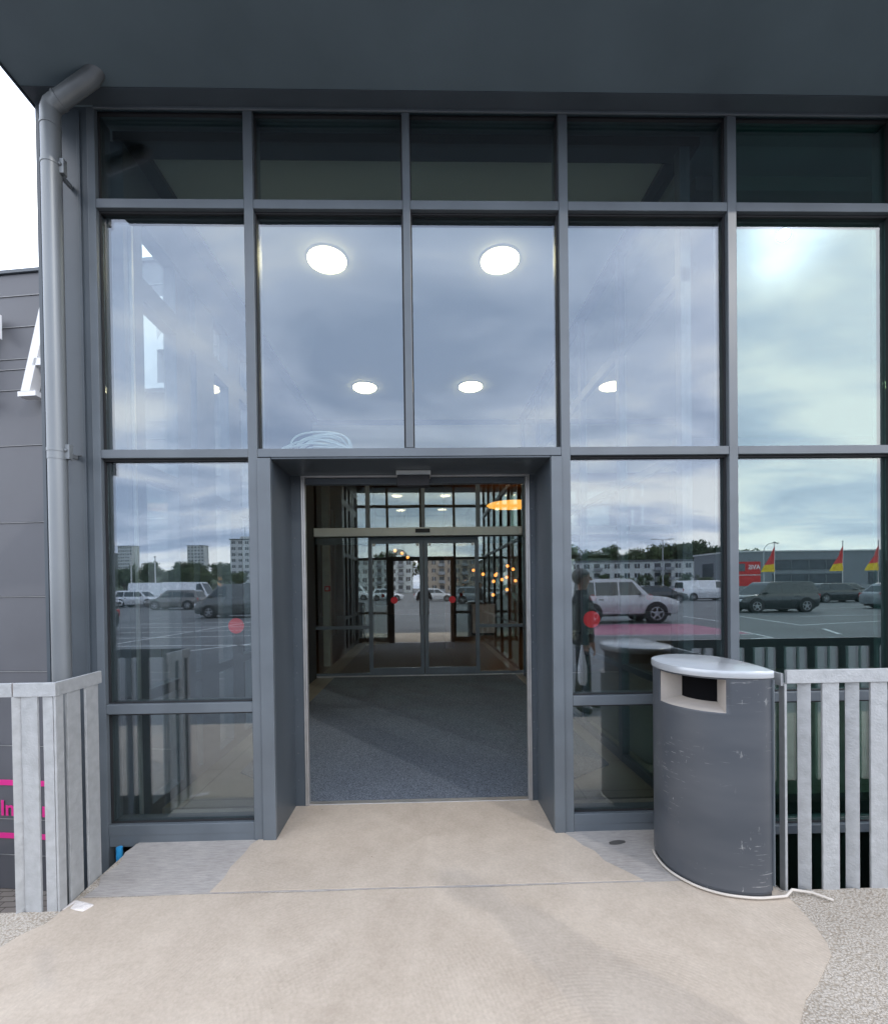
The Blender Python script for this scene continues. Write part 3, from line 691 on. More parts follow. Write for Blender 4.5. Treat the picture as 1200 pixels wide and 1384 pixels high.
T = [[(.30, .05), (.46, .05), (.46, .95), (.30, .95)], [(.20, 0), (.56, 0), (.56, .055), (.20, .055)], [(0, .93), (.76, .93), (.76, 1), (0, 1)], [(0, .80), (.05, .80), (.08, .93), (0, .93)], [(.76, .72), (.71, .80), (.68, .93), (.76, .93)]]
mkletter(-.965, T); mkletter(.14, A); mkletter(.95, Rr); mkletter(1.72, K)
def text(txt, size, mat, parent, loc, rot, ext=.004, name='lettering'):
    cu = bpy.data.curves.new('t', 'FONT'); cu.body = txt; cu.size = size; cu.extrude = ext; cu.offset = size*.018
    to = bpy.data.objects.new('t', cu); COL.objects.link(to)
    dg = bpy.context.evaluated_depsgraph_get(); me = bpy.data.meshes.new_from_object(to.evaluated_get(dg))
    bpy.data.objects.remove(to); me.materials.clear(); me.materials.append(mat)
    o = bpy.data.objects.new(name, me); COL.objects.link(o); o.parent = parent; o.location = loc; o.rotation_euler = rot; return o
ps = thing('entrance_sign', 'pink lettering between two pink stripes low on the panelled wall', 'sign', (-5.0, 3.0, 0), WA)
for z in (-.82, -1.50):
    m = MB(); m.box(-1.6, .72, -.014, -.011, z-.035, z+.035); m.build('stripe', M['pink'], ps)
text('Inngar', .275, M['pink'], ps, (-.455, -.014, -1.24), (PI/2, 0, 0), .002)

# ------------------------------------------------------------------ railings
def flat(mb_, x, y, z0, z1, w, t, rz): mb_.obox((x, y, (z0+z1)/2), (w, t, z1-z0), rz)
RH = 1.15
rl = thing('steel_railing', 'galvanised flat-bar railing turning the corner left of the doorway', 'railing', (-1.84, -.59, 0))
def bars(root, lst):
    for (x, y, w, rz) in lst:
        m = MB(); flat(m, x, y, -.15, RH-.0695, w, .012, rz); m.build('bar', M['galv'], root, .0015)
bars(rl, [(-.045, -.004, .05, 0), (-.008, .010, .044, R(84)), (-.010, .108, .090, R(90)), (-.010, .240, .094, R(90)),
          (-.135, -.005, .086, R(-6)), (-.20, -.005, .04, R(40)), (-.36, -.005, .085, R(-20)), (-.47, -.005, .07, R(25)), (-.60, -.005, .085, R(-20)), (-.72, -.005, .07, R(25)), (-.85, -.005, .085, R(-20)), (-.98, -.005, .07, R(25)), (-1.1, -.005, .085, R(-20))])
m = MB(); m.box(-.208, .0005, -.018, .0, RH-.069, RH); m.box(-1.4, -.214, -.018, .0, RH-.069, RH); m.build('top_rail', M['galv'], rl, .002)
m = MB(); m.box(-.016, .0005, .0005, .312, RH-.069, RH); m.build('top_rail', M['galv'], rl, .002)
m = MB(); m.box(-.2135, -.2085, -.012, -.001, RH-.068, RH-.001); m.build('rust_gap', pbr('rust', (.16, .06, .025), .9), rl)
rr = thing('steel_railing', 'galvanised flat-bar railing running off to the right behind the bin', 'railing', (1.87, -.60, 0))
lst = [(-.005, .02, .05, R(80))]
x = .10
for k in range(16):
    lst.append((x, .012, .056, R(-38)) if k % 2 == 0 else (x, .0, .086, R(-2))); x += .128
lst += [(-.02, .10, .075, R(60)), (-.02, .25, .10, R(75)), (-.02, .40, .10, R(75)), (-.02, .52, .06, R(75))]
bars(rr, lst)
m = MB(); m.box(-.012, 2.4, -.018, .0, RH-.069, RH); m.build('top_rail', M['galv'], rr, .002)
m = MB(); m.box(-.030, -.0145, .0005, .56, RH-.085, RH-.02); m.build('top_rail', M['galv'], rr, .002)

# ------------------------------------------------------------------ litter bin: lens-shaped
bn = thing('litter_bin', 'tall scratched dark grey lens-shaped litter bin beside the doorway', 'bin', (1.585, -.37, 0))
def lens(n=28, s=1.0, dx=0, dy=0):
    # two arcs meeting in a sharp right-front tip (1.775,-.65) and a rounded left-back
    pts = [(1.752, -.652), (1.69, -.668), (1.60, -.660), (1.50, -.630), (1.415, -.570), (1.355, -.475), (1.335, -.38), (1.345, -.27), (1.375, -.19), (1.44, -.12), (1.53, -.075), (1.62, -.075), (1.70, -.12), (1.765, -.20), (1.785, -.32), (1.785, -.45), (1.772, -.56)]
    out = []
    k = len(pts); 
    for i in range(k):
        p0, p1, p2, p3 = [Vector(pts[(i+j-1) % k]) for j in range(4)]
        if i == 0: p0 = p1+(p1-p2)
        if i == k-1: p3 = p2+(p2-p1)
        for j in range(4):
            t = j/4
            q = .5*((2*p1)+(-p0+p2)*t+(2*p0-5*p1+4*p2-p3)*t*t+(-p0+3*p1-3*p2+p3)*t**3)
            out.append(((q.x-1.585)*s+dx, (q.y+.37)*s+dy))
    return out
P = lens(); NP = len(P)
# body with a real opening: arc indices of the opening
def zring(z, s=1.0): return [(p[0]*s, p[1]*s, z) for p in lens()]
HB = 1.158
zs = [.0, .035, .036, .10, .50, .90, .934, .940, 1.112, 1.1155, 1.118]
op = [i for i, p in enumerate(P)]
# opening spans the front-left arc
ia = min(range(NP), key=lambda i: (P[i][0]+1.585-1.336)**2+(P[i][1]-.37+.35)**2)
ib2 = min(range(NP), key=lambda i: (P[i][0]+1.585-1.53)**2+(P[i][1]-.37+.64)**2)
lo_, hi_ = min(ia, ib2), max(ia, ib2)
m = MB(); rings = [zring(z, .985 if z < .036 else 1) for z in zs]
vs = [p for r in rings for p in r]; fs = []
for i in range(len(rings)-1):
    for k in range(NP):
        if i == 7 and lo_ <= k < hi_: continue
        fs.append((i*NP+k, i*NP+(k+1) % NP, (i+1)*NP+(k+1) % NP, (i+1)*NP+k))
m.add(vs, fs); body = m.build('body', M['bin'], bn, smooth=True)
sol = body.modifiers.new('solid', 'SOLIDIFY'); sol.thickness = .004; sol.offset = -1
# sloped lower lip: opening is deeper at its right, add chute and dark hollow
m = MB(); lin = [(P[k][0], P[k][1]) for k in range(lo_, hi_+1)]
inn = [(p[0]*.52+.02, p[1]*.52+.02) for p in lin]
for a, b in zip(range(len(lin)-1), range(1, len(lin))):
    m.add([(lin[a][0], lin[a][1], .941), (lin[b][0], lin[b][1], .941), (inn[b][0], inn[b][1], .965), (inn[a][0], inn[a][1], .965)], [(0, 1, 2, 3)])
    m.add([(lin[a][0], lin[a][1], 1.111), (lin[b][0], lin[b][1], 1.111), (inn[b][0], inn[b][1], 1.085), (inn[a][0], inn[a][1], 1.085)], [(3, 2, 1, 0)])
for q in (0, len(lin)-1):
    m.add([(lin[q][0], lin[q][1], .941), (inn[q][0], inn[q][1], .965), (inn[q][0], inn[q][1], 1.085), (lin[q][0], lin[q][1], 1.111)], [(0, 1, 2, 3)])
lo2 = m.build('chute', M['binbeige'], bn)
m = MB(); m.loft([[(p[0]*.55+.02, p[1]*.55+.02, z) for p in P] for z in (.90, 1.10)]); m.build('dark_hollow', M['void'], bn, smooth=True)  # near-black block, its colour gives the shade of the hollow behind the chute
m = MB(); m.loft([[(p[0]*s_, p[1]*s_, z) for p in P] for s_, z in ((1.0, 1.119), (1.025, 1.121), (1.03, 1.125), (1.03, 1.150), (1.02, 1.157), (.99, 1.160))]); m.build('lid', [M['binlid']], bn, smooth=True)
m = MB(); m.loft([[(p[0]*s_, p[1]*s_, z) for p in P] for s_, z in ((.97, .008), (.97, .03))]); m.build('foot', M['black'], bn)
# vertical edge profile
m = MB(); m.obox((.170, -.284, .585), (.006, .012, 1.05), R(20)); m.build('edge_strip', M['frame'], bn)
# pale rope/sealant line round the foot
rp = MB(); pts = []
for k in range(4, 30):
    p = P[k]; pts.append((p[0]*1.035+1.585, p[1]*1.035-.37, .018))
pts = [(2.02, -.70, .012), (1.95, -.655, .022), (1.86, -.640, .03), (1.80, -.675, .022)]+pts
rp.tube(pts, .0065, 8); o = recen(rp.build('rope', pbr('rope', (.55, .50, .44), .8), smooth=True), (1.6, -.6, .01)); tag(o, 'pale cord lying round the foot of the bin', 'cord')

# ------------------------------------------------------------------ car park markings
def stripe_(x0, y0, x1, y1, w=.12, mat=None, name='road_marking', z=0.0):
    a = Vector((x0, y0)); b = Vector((x1, y1)); n = (b-a).normalized(); q = Vector((-n.y, n.x))*w/2
    m = MB(); m.add([(p.x, p.y, z) for p in (a-q, b-q, b+q, a+q)], [(0, 1, 2, 3)]); return tag(m.build(name, mat or M['line']), kind='structure')
for s_ in [(-9.4, -11, -8.5, -20), (-9.9, -10.6, -4, -10.2), (-7.0, -8.3, -4.5, -11.3), (-14, -17.4, -6, -16.8), (-13, -14.8, -5, -15.3), (-11, -12.8, -4, -13), (-14, -19.6, -4, -20),
           (12.9, -19.6, 12.6, -16), (15.4, -19, 14.2, -13.9), (14.3, -14, 20, -15.6), (10.6, -12.2, 10.2, -10.2), (10.2, -10.2, 8.4, -9.6), (13.8, -12.5, 12.8, -10.8), (-4, -20, 12, -20.2), (-3, -14, 4.6, -14), (18, -18.5, 27, -18.8), (19, -24.8, 60, -26)]:
    stripe_(*s_)
m = MB(); m.add([(5.4, -11.5, .0), (10.4, -11.3, .0), (10.6, -15.2, .0), (5.9, -15.4, .0)], [(0, 1, 2, 3)]); tag(m.build('painted_bay', M['pinkroad']), kind='structure')
stripe_(5.4, -11.35, 10.5, -11.15, .1, None, 'road_marking', .0); stripe_(5.2, -8.9, 9, -9.3)

# ------------------------------------------------------------------ vehicles
PAINT = {}
def paint(n, c):
    if n not in PAINT: PAINT[n] = pbr('paint_'+n, c, .25, .15, .04, 2, 0, 0, .6, coat=.6)
    return PAINT[n]
def car(label, loc, rz, kind, col, group='cars parked in the car park'):
    spec = {  # L, half width, zb, belt, roof, hood, (greenhouse x: rear base, rear top, front top, front base), wheel r, wheel x
        'suv':   (4.55, .92, .26, 1.02, 1.66, .98, (.06, .30, 2.75, 3.45), .36, (.85, 3.60)),
        'jeep':  (4.75, .93, .38, 1.15, 1.86, 1.14, (.05, .16, 2.85, 3.50), .40, (1.0, 3.72)),
        'hatch': (4.10, .86, .22, .94, 1.50, .90, (.10, .48, 2.45, 3.25), .31, (.72, 3.28)),
        'wagon': (4.75, .90, .22, .95, 1.50, .92, (.15, .70, 2.85, 3.70), .33, (.95, 3.78)),
        'van':   (5.10, .96, .25, 1.20, 1.96, 1.08, (.03, .10, 3.70, 4.45), .34, (.95, 4.15)),
        'bigvan': (5.9, 1.0, .30, 1.35, 2.55, 1.15, (.03, .08, 4.35, 5.1), .36, (1.1, 4.9)),
    }[kind]
    Lc, hwc, zb, belt, roof, hood, gh, wr, wx = spec
    root = thing({'van': 'parked_van', 'bigvan': 'parked_van'}.get(kind, 'parked_car'), label, 'van' if 'van' in kind else 'car', (loc[0], loc[1], 0), rz, group)
    x0 = -Lc/2
    st = [(0, zb+.18, belt-.12, .86), (.05, zb+.05, belt-.03, .93), (.25, zb, belt, .985), (1.2, zb, belt, 1), (gh[3]-.5, zb, belt, 1), (gh[3]-.05, zb, hood+.02, 1), (Lc-.55, zb, hood-.06, .985), (Lc-.18, zb, hood-.16, .94), (Lc-.04, zb+.06, hood-.30, .86), (Lc, zb+.16, hood-.42, .80)]
    rings = []
    for (x, b, t, w) in st:
        w = w*hwc; h = t-b
        rings.append([(x0+x, -w*.93, b), (x0+x, -w, b+h*.30), (x0+x, -w, b+h*.72), (x0+x, -w*.955, t-.02), (x0+x, -w*.86, t), (x0+x, w*.86, t), (x0+x, w*.955, t-.02), (x0+x, w, b+h*.72), (x0+x, w, b+h*.30), (x0+x, w*.93, b)])
    m = MB(); m.loft(rings)
    bw, tw = hwc*.93, hwc*.76
    ga, gb, gc, gd = [x0+q for q in gh]; zt = roof
    def gring(x, z, w): return [(x, -w, z), (x, w, z)]
    g = [(ga, belt-.03, bw), (gb, zt-.06, tw*1.03), (gb+.15, zt, tw), ((gb+gc)/2, zt+.015, tw), (gc-.12, zt-.005, tw), (gc, zt-.05, tw*1.02), (gd, belt-.03 if kind not in ('van', 'bigvan') else hood, bw)]
    vs = []; fs = []
    for (x, z, w) in g: vs += [(x, -w, z), (x, w, z)]
    n = len(g)
    for i in range(n-1): fs.append((2*i, 2*i+1, 2*i+3, 2*i+2))
    fs.append(tuple(2*i for i in range(n))); fs.append(tuple(2*i+1 for i in range(n-1, -1, -1))); fs.append((0, 2*n-2, 2*n-1, 1))
    m.add(vs, fs); p = paint(*col); body_ = m.build('body', p, root, .02, smooth=True)
    # side windows, following the cabin slant
    def side(xa, xb, xc, xd, s):
        e = .004
        def at(x, z): 
            t_ = (z-(belt-.03))/(zt-belt+.03); return (x, s*(bw+(tw-bw)*t_+e), z)
        zl, zh = belt+.03, zt-.13
        m = MB(); m.add([at(xa, zl), at(xb, zl), at(xc, zh), at(xd, zh)]+[(q[0], q[1]-s*.02, q[2]) for q in (at(xa, zl), at(xb, zl), at(xc, zh), at(xd, zh))], [(0, 1, 2, 3), (4, 5, 6, 7), (0, 1, 5, 4), (1, 2, 6, 5), (2, 3, 7, 6), (3, 0, 4, 7)]); m.build('window', M['carglass'], root)
    fr = (gd-gc); rr_ = (gb-ga)
    mids = [ga+.18+rr_*.2, ga+(gd-ga)*.33, ga+(gd-ga)*.62, gd-.22]
    for s in (-1, 1):
        if kind in ('van', 'bigvan'): side(gd-1.25, gd-.30, gc-.05, gd-1.25, s); 
        else:
            side(ga+.22, mids[1]-.03, mids[1]-.03, gb+.22, s); side(mids[1]+.03, mids[2]-.03, mids[2]-.03, mids[1]+.03, s); side(mids[2]+.03, gd-.30, gc-.06, mids[2]+.03, s)
    zw0 = belt if kind not in ('van', 'bigvan') else hood+.12
    def ws(xa, za, xb, zb_, wa, wb, nm):
        off = .006*(1 if xa > xb else -1)
        m = MB(); m.add([(xa+off, -wa, za), (xa+off, wa, za), (xb+off, wb, zb_), (xb+off, -wb, zb_)]+[(q-.03*(1 if xa > xb else -1), w_, z_-.01) for q, w_, z_ in ((xa, -wa, za), (xa, wa, za), (xb, wb, zb_), (xb, -wb, zb_))], [(0, 1, 2, 3), (7, 6, 5, 4), (0, 1, 5, 4), (1, 2, 6, 5), (2, 3, 7, 6), (3, 0, 4, 7)]); m.build(nm, M['carglass'], root)
    zbot = (belt-.03 if kind not in ('van', 'bigvan') else hood)
    sl = (gc-gd)/((zt-.05)-zbot)
    ws(gd+sl*.06, zbot+.06, gd+sl*(zt-.13-zbot), zt-.13, bw*.93, tw*.9, 'windscreen')
    sl2 = (gb-ga)/((zt-.06)-(belt-.03))
    ws(ga+sl2*.08, belt+.05, ga+sl2*(zt-.16-belt), zt-.16, bw*.88, tw*.86, 'rear_window')
    for wxx in wx:
        for s in (-1, 1):
            y = s*(hwc-.10)
            m = MB(); m.cyl((x0+wxx, s*(hwc-.28), wr+.04), (x0+wxx, s*(hwc+.004), wr+.04), wr+.06, 28); m.build('wheel_arch', M['black'], root, smooth=True)
            m = MB(); yo = s*(hwc+.02); yi = s*(hwc-.2)
            m.tube([(x0+wxx, yi, wr), (x0+wxx, yi+s*.03, wr), (x0+wxx, yo-s*.03, wr), (x0+wxx, yo, wr)], [wr*.9, wr, wr, wr*.9], 28); w = m.build('wheel', M['tyre'], root, smooth=True)
            m = MB()
            m.tube([(x0+wxx, yo-s*.01, wr), (x0+wxx, yo+s*.004, wr)], [wr*.30, wr*.26], 16)
            for k in range(5):
                a = 2*PI*k/5+.3; c = Vector((x0+wxx+math.cos(a)*wr*.38, yo+s*.002, wr+math.sin(a)*wr*.38)); m.obox(c, (wr*.52, .016, wr*.15), 0, -a)
            for k in range(24):
                a = 2*PI*k/24; c = Vector((x0+wxx+math.cos(a)*wr*.64, yo+s*.001, wr+math.sin(a)*wr*.64)); m.obox(c, (wr*.07, .016, wr*.18), 0, -a)
            m.build('rim', M['rim'], w)
    for s in (-1, 1):
        m = MB(); m.obox((x0+Lc-.17, s*hwc*.72, hood-.30), (.22, .34, .13), -s*.35); m.build('headlight', M['head'], root, .02)
        m = MB(); m.obox((x0+.08, s*hwc*.80, belt-.16), (.14, .20, .28 if kind != 'hatch' else .2), s*.2); m.build('taillight', M['tail'], root, .02)
        m = MB(); m.obox((gd-.38, s*(hwc+.06), belt+.05), (.12, .16, .12)); m.build('mirror', p, root, .02)
    m = MB(); m.box(x0+Lc-.06, x0+Lc+.004, -hwc*.45, hwc*.45, zb+.18, zb+.38); m.build('grille', M['black'], root)
    m = MB(); m.box(x0+.3, x0+Lc-.4, -hwc*.9, hwc*.9, zb-.08, zb+.02); m.build('underbody', M['black'], root)
    m = MB()
    for s in (-1, 1):
        for q in (mids[1], mids[2]): m.box(q-.004, q+.004, s*(hwc+.001)-.002, s*(hwc+.001)+.002, zb+.12, belt-.1)
        m.box(mids[1]+.12, mids[1]+.32, s*(hwc*.985)-.01, s*(hwc*.985)+.01, belt-.16, belt-.12)
    m.build('door_seam', M['black'], root)
    return root
silver = ('silver', (.50, .50, .50)); black = ('black', (.025, .03, .032)); dgrey = ('dark_grey', (.10, .105, .10)); white = ('white', (.72, .73, .74)); brown = ('taupe', (.16, .15, .14)); blue_ = ('grey', (.22, .24, .26)); redp = ('red', (.32, .03, .03))
car('silver boxy off-road car parked behind the pink painted bay', (8.25, -16.6), 0, 'jeep', silver)
car('glossy black crossover parked right of the pink bay, nose left', (19.4, -22.4), PI, 'suv', black)
car('grey car standing alone at the far right, rear towards the entrance', (28.9, -23.4), R(8), 'wagon', blue_)
car('dark grey van parked alone on the left, nose left', (-10.6, -24.2), PI+R(4), 'van', dgrey)
car('taupe off-road car left of the dark van', (-21.5, -37.3), PI, 'suv', brown)
car('white off-road car left of the taupe car', (-29.0, -44.5), 0, 'suv', white)
car('small silver hatchback at the far left end of the row', (-30.5, -40.2), R(-6), 'hatch', silver)
car('nearest black estate with only its tail in view on the left', (-13.9, -13.8), PI, 'wagon', black)
car('black estate car near the double-headed lamp', (20.9, -37.6), 0, 'wagon', black)
car('white van behind the black estate car', (27.5, -41.5), 0, 'van', white)
car('dark estate car parked far right by the grey hall', (33.2, -33.4), 0, 'wagon', black)
car('dark low car in front of the grey hall, behind the estate', (39.0, -38.6), 0, 'hatch', dgrey)
car('tall white delivery van behind the taupe car', (-26.0, -49), 0, 'bigvan', white)
car('second tall white delivery van, right of the first', (-31.5, -52), 0, 'bigvan', white)
car('white van on the left of the middle row', (-9.5, -47), 0, 'van', white)
car('white hatchback beside the middle van', (-4.6, -45), 0, 'hatch', white)
car('red car left of the middle van', (-15.5, -46), 0, 'hatch', redp)
car('grey off-road car parked ahead of the door', (5.0, -30), 0, 'suv', blue_)
car('silver estate car behind the grey off-road car', (1.2, -40), 0, 'wagon', silver)
car('white hatchback in front of the pale tower block', (-17, -56), 0, 'hatch', white)
car('silver van in front of the flats on the right', (16, -47), PI, 'van', silver)

# ------------------------------------------------------------------ background buildings
def flats(name, label, x, y, rz, L, h, d, storeys, bays, wm, balc=(), roofm=None, cat='apartment building', base=0.0):
    t = thing(name, label, cat, (x, y, base), rz)
    m = MB(); m.box(-L/2, L/2, -d/2, d/2, -2, h); m.build('wall', wm, t)
    m = MB(); m.box(-L/2-.4, L/2+.4, -d/2-.4, d/2+.4, h+.01, h+.55); m.build('roof', roofm or M['aptroof'], t)
    sh = h/storeys; bw_ = L/bays
    frame_ = M['wpaint']
    cnt = 0
    for s in range(storeys):
        for b in range(bays):
            xc = -L/2+(b+.5)*bw_; zc = (s+.55)*sh
            if b in balc: continue
            if cnt >= 100: continue
            cnt += 1
            w2, h2 = bw_*.27, sh*.24
            m = MB(); m.box(xc-w2, xc+w2, d/2-.05, d/2+.05, zc-h2, zc+h2); m.cur = 1
            m.box(xc-.06, xc+.06, d/2+.051, d/2+.09, zc-h2, zc+h2); m.build('window', [M['glass_far'], frame_], t)
    for b in balc:
        for s in range(storeys):
            xc = -L/2+(b+.5)*bw_; z0 = s*sh+.1
            m = MB(); m.box(xc-bw_*.42, xc+bw_*.42, d/2+.01, d/2+1.3, z0, z0+.15); m.box(xc-bw_*.42, xc+bw_*.42, d/2+1.2, d/2+1.3, z0+.151, z0+1.1); m.build('balcony', M['balc'], t)
            m = MB(); m.box(xc-bw_*.3, xc+bw_*.3, d/2-.04, d/2+.06, z0+.2, z0+sh*.78); m.build('balcony_door', M['glass_far'], t)
    return t
flats('apartment_block', 'long low white block of flats behind the silver off-road car', 72, -152, 0, 54, 9.2, 11, 3, 16, M['apt'], (3, 9, 10))
flats('apartment_block', 'pale four-storey flats straight opposite the doorway', -14, -150, 0, 20, 11.5, 11, 4, 8, M['apt'], (3, 6))
flats('apartment_block', 'pale flats with ochre gable opposite the doorway', 9, -152, 0, 19, 11.5, 11, 4, 7, M['apt2'], (2, 5))
flats('apartment_block', 'cream flats between the ochre block and the long white block', 31, -155, 0, 20, 10.5, 11, 4, 7, M['apt'], (3,))
tb = flats('tower_block', 'nearest pale tower block with rows of square windows', -96, -252, R(-8), 17, 28.5, 10, 9, 5, M['apt'])
m = MB(); m.box(-4, 4, -3, 3, 28.1, 30.6); m.build('roof_house', M['apt'], tb); m = MB()
for q in (-2, 1, 3): m.cyl((q, 0, 30.6), (q, 0, 36-q*.5), .12, 6)
m.build('antenna', M['balc'], tb)
flats('tower_block', 'distant twin tower on the hill at the far left', -343, -540, R(8), 18, 46, 12, 12, 6, M['apt'], base=8)
flats('tower_block', 'distant slim tower with dark edge beside the twin tower', -366, -545, R(8), 14, 38, 12, 10, 4, M['balc'], base=8)
flats('tower_block', 'distant pale tower block alone on the hill', -267, -548, R(4), 20, 46, 10, 12, 5, M['apt'], base=8)
# houses on the hill
hs = 0
for (x, y, w, h, c, lab) in [(-270, -430, 24, 8, 'apt', 'wide white house low on the hill'), (-330, -420, 20, 8, 'balc', 'grey house below the twin tower'), (-215, -440, 22, 9, 'apt', 'white house left of the near tower'), (-300, -470, 18, 7, 'apt2', 'ochre house among the hillside trees'), (-235, -480, 26, 7, 'apt', 'long white house on the ridge'), (-360, -450, 16, 8, 'apt2', 'small brown house at the far left of the hill')]:
    t = thing('hill_house', lab, 'house', (x, y, 4)); m = MB(); m.box(-w/2, w/2, -5, 5, -6, h); m.build('wall', M[c], t)
    m = MB(); m.prism([(-5.6, h), (5.6, h), (0, h+3.4)], -w/2-.5, w/2+.5, 'X'); m.build('roof', M['aptroof'], t)
    for k in range(4): m = MB(); m.box(-w/2+w*(k+.3)/4, -w/2+w*(k+.7)/4, 5.0, 5.1, h*.4, h*.75); m.build('window', M['glass_far'], t)
# grey hall
gh_ = thing('retail_hall', 'long flat grey retail hall with a red sign panel', 'building', (86, -100, 0), 0)
m = MB(); m.box(-20.5, 40, -7, 6, -1, 8.2); m.build('wall', M['greybl'], gh_); m = MB(); m.box(-20.7, 40.2, -7.2, 6.2, 8.21, 8.5); m.build('roof_edge', M['wpaint'], gh_)
for (a, b, z0, z1) in ((-11, 4.4, 4.4, 6.4), (-11, 4.4, .4, 3.4), (10, 16, 1.0, 3.6), (20, 27, 1, 3.8)):
    m = MB(); m.box(a, b, 6.01, 6.1, z0, z1); m.cur = 1
    for k in range(1, 4): xx = a+(b-a)*k/4; m.box(xx-.12, xx+.12, 6.101, 6.16, z0, z1)
    m.box(a-.15, b+.15, 6.02, 6.2, z1+.005, z1+.15); m.build('window', [M['glass_far'], M['greybl2']], gh_)
m = MB(); m.box(-20.6, -20.51, -3.6, .4, 3.2, 6.2); m.build('window', M['glass_far'], gh_)
m = MB(); m.box(-19.6, -13.8, 6.01, 6.25, .6, 6.2); rp_ = m.build('sign_panel', M['redpan'], gh_); m = MB(); m.box(-19.2, -17.2, 6.251, 6.27, 4.2, 5.8); m.build('sign_patch', M['greybl2'], rp_)
m = MB(); m.box(-19.6, -13.8, 6.251, 6.28, 3.3, 3.45); m.build('sign_line', M['wpaint'], rp_)
# text faces the entrance (+y), so it is turned half round
text('AVIS', 1.3, M['white'], rp_, (-13.9, 6.27, 4.6), (PI/2, 0, PI), .02)
# flags
def flag(x, y, label):
    t = thing('flag_pole', label, 'flag', (x, y, 0), 0, 'red and yellow flags before the grey hall')
    m = MB(); m.cyl((0, 0, 0), (0, 0, 6.3), .05, 8); m.sphere((0, 0, 6.34), .09, 8, 6); m.build('pole', M['alu'], t)
    m = MB(); n = 10
    rows = []
    for k in range(n+1):
        u = k/n; z = 5.9-3.0*u; w = .05+1.45*u**.8
        rows.append([(-w*v, .18*math.sin(v*7+u*4)*v+.04, z-.35*v*(1-u)) for v in (0, .2, .4, .6, .8, 1)])
    for a in range(n):
        m.cur = 1 if a >= 7 else 0
        for b in range(5): m.add([rows[a][b], rows[a][b+1], rows[a+1][b+1], rows[a+1][b]], [(0, 1, 2, 3)])
    fo = m.build('flag', [M['redf'], M['yellow']], t); so = fo.modifiers.new('s', 'SOLIDIFY'); so.thickness = .01
flag(41.2, -50, 'red and yellow flag nearest the red sign panel'); flag(49.4, -50, 'middle red and yellow flag before the grey hall'); flag(53.6, -50, 'right-hand red and yellow flag before the grey hall')
def lampost(x, y, h, double, label, rz=0):
    t = thing('street_lamp', label, 'street lamp', (x, y, 0), rz, 'street lamps of the car park')
    m = MB(); m.tube([(0, 0, 0), (0, 0, h)], [.09, .06], 8); m.build('pole', M['galv'], t)
    for s in ((-1, 1) if double else (1,)):
        if double: m = MB(); m.tube([(0, 0, h), (s*.9, 0, h+.12)], .04, 6); m.build('arm', M['galv'], t); m = MB(); m.obox((s*1.25, 0, h+.12), (.9, .3, .12), 0, 0); m.build('lamp_head', M['header'], t, .03)
        else: m = MB(); m.tube([(0, 0, h), (.15, 0, h+.5), (.6, 0, h+.95), (1.4, 0, h+1.1)], .045, 6); m.build('arm', M['galv'], t); m = MB(); m.obox((1.7, 0, h+1.08), (.8, .28, .12), 0, .1); m.build('lamp_head', M['black'], t, .03)
lampost(34.8, -63, 8, True, 'double-headed street lamp before the white flats'); lampost(49, -62, 6.2, False, 'curved single street lamp before the grey hall')

for px_, lb in ((-39.5, 'thin pale pole at the far left of the car park'), (-36.3, 'thin pale pole above the white vans')):
    t = thing('light_pole', lb, 'pole', (px_, -60, 0)); m = MB(); m.tube([(0, 0, 0), (0, 0, 6.2)], [.11, .07], 8); m.build('pole', M['wpaint'], t); m = MB(); m.sphere((0, 0, 6.25), .14, 8, 6); m.build('cap', M['wpaint'], t)
lampost(-11, -62, 7.5, False, 'curved street lamp opposite the doorway', PI)
lampost(-60, -150, 11, True, 'double-headed street lamp before the hill')

# hill
hl = MB(); nx, ny = 60, 24; vs = []
for j in range(ny+1):
    for i in range(nx+1):
        x = -700+i*(760/nx); y = -300-j*(420/ny)
        e = math.sin(PI*min(1, max(0, j/ny)))
        hx = min(1, max(0, (-x-40)/200))
        vs.append((x, y, -1+19*e*hx+2.5*math.sin(x*.03+j)*e*hx+1.6*math.sin(x*.09)*e*hx))
hl.add(vs, [(j*(nx+1)+i, j*(nx+1)+i+1, (j+1)*(nx+1)+i+1, (j+1)*(nx+1)+i) for j in range(ny) for i in range(nx)])
tag(hl.build('hill', M['hill'], smooth=True), kind='structure')

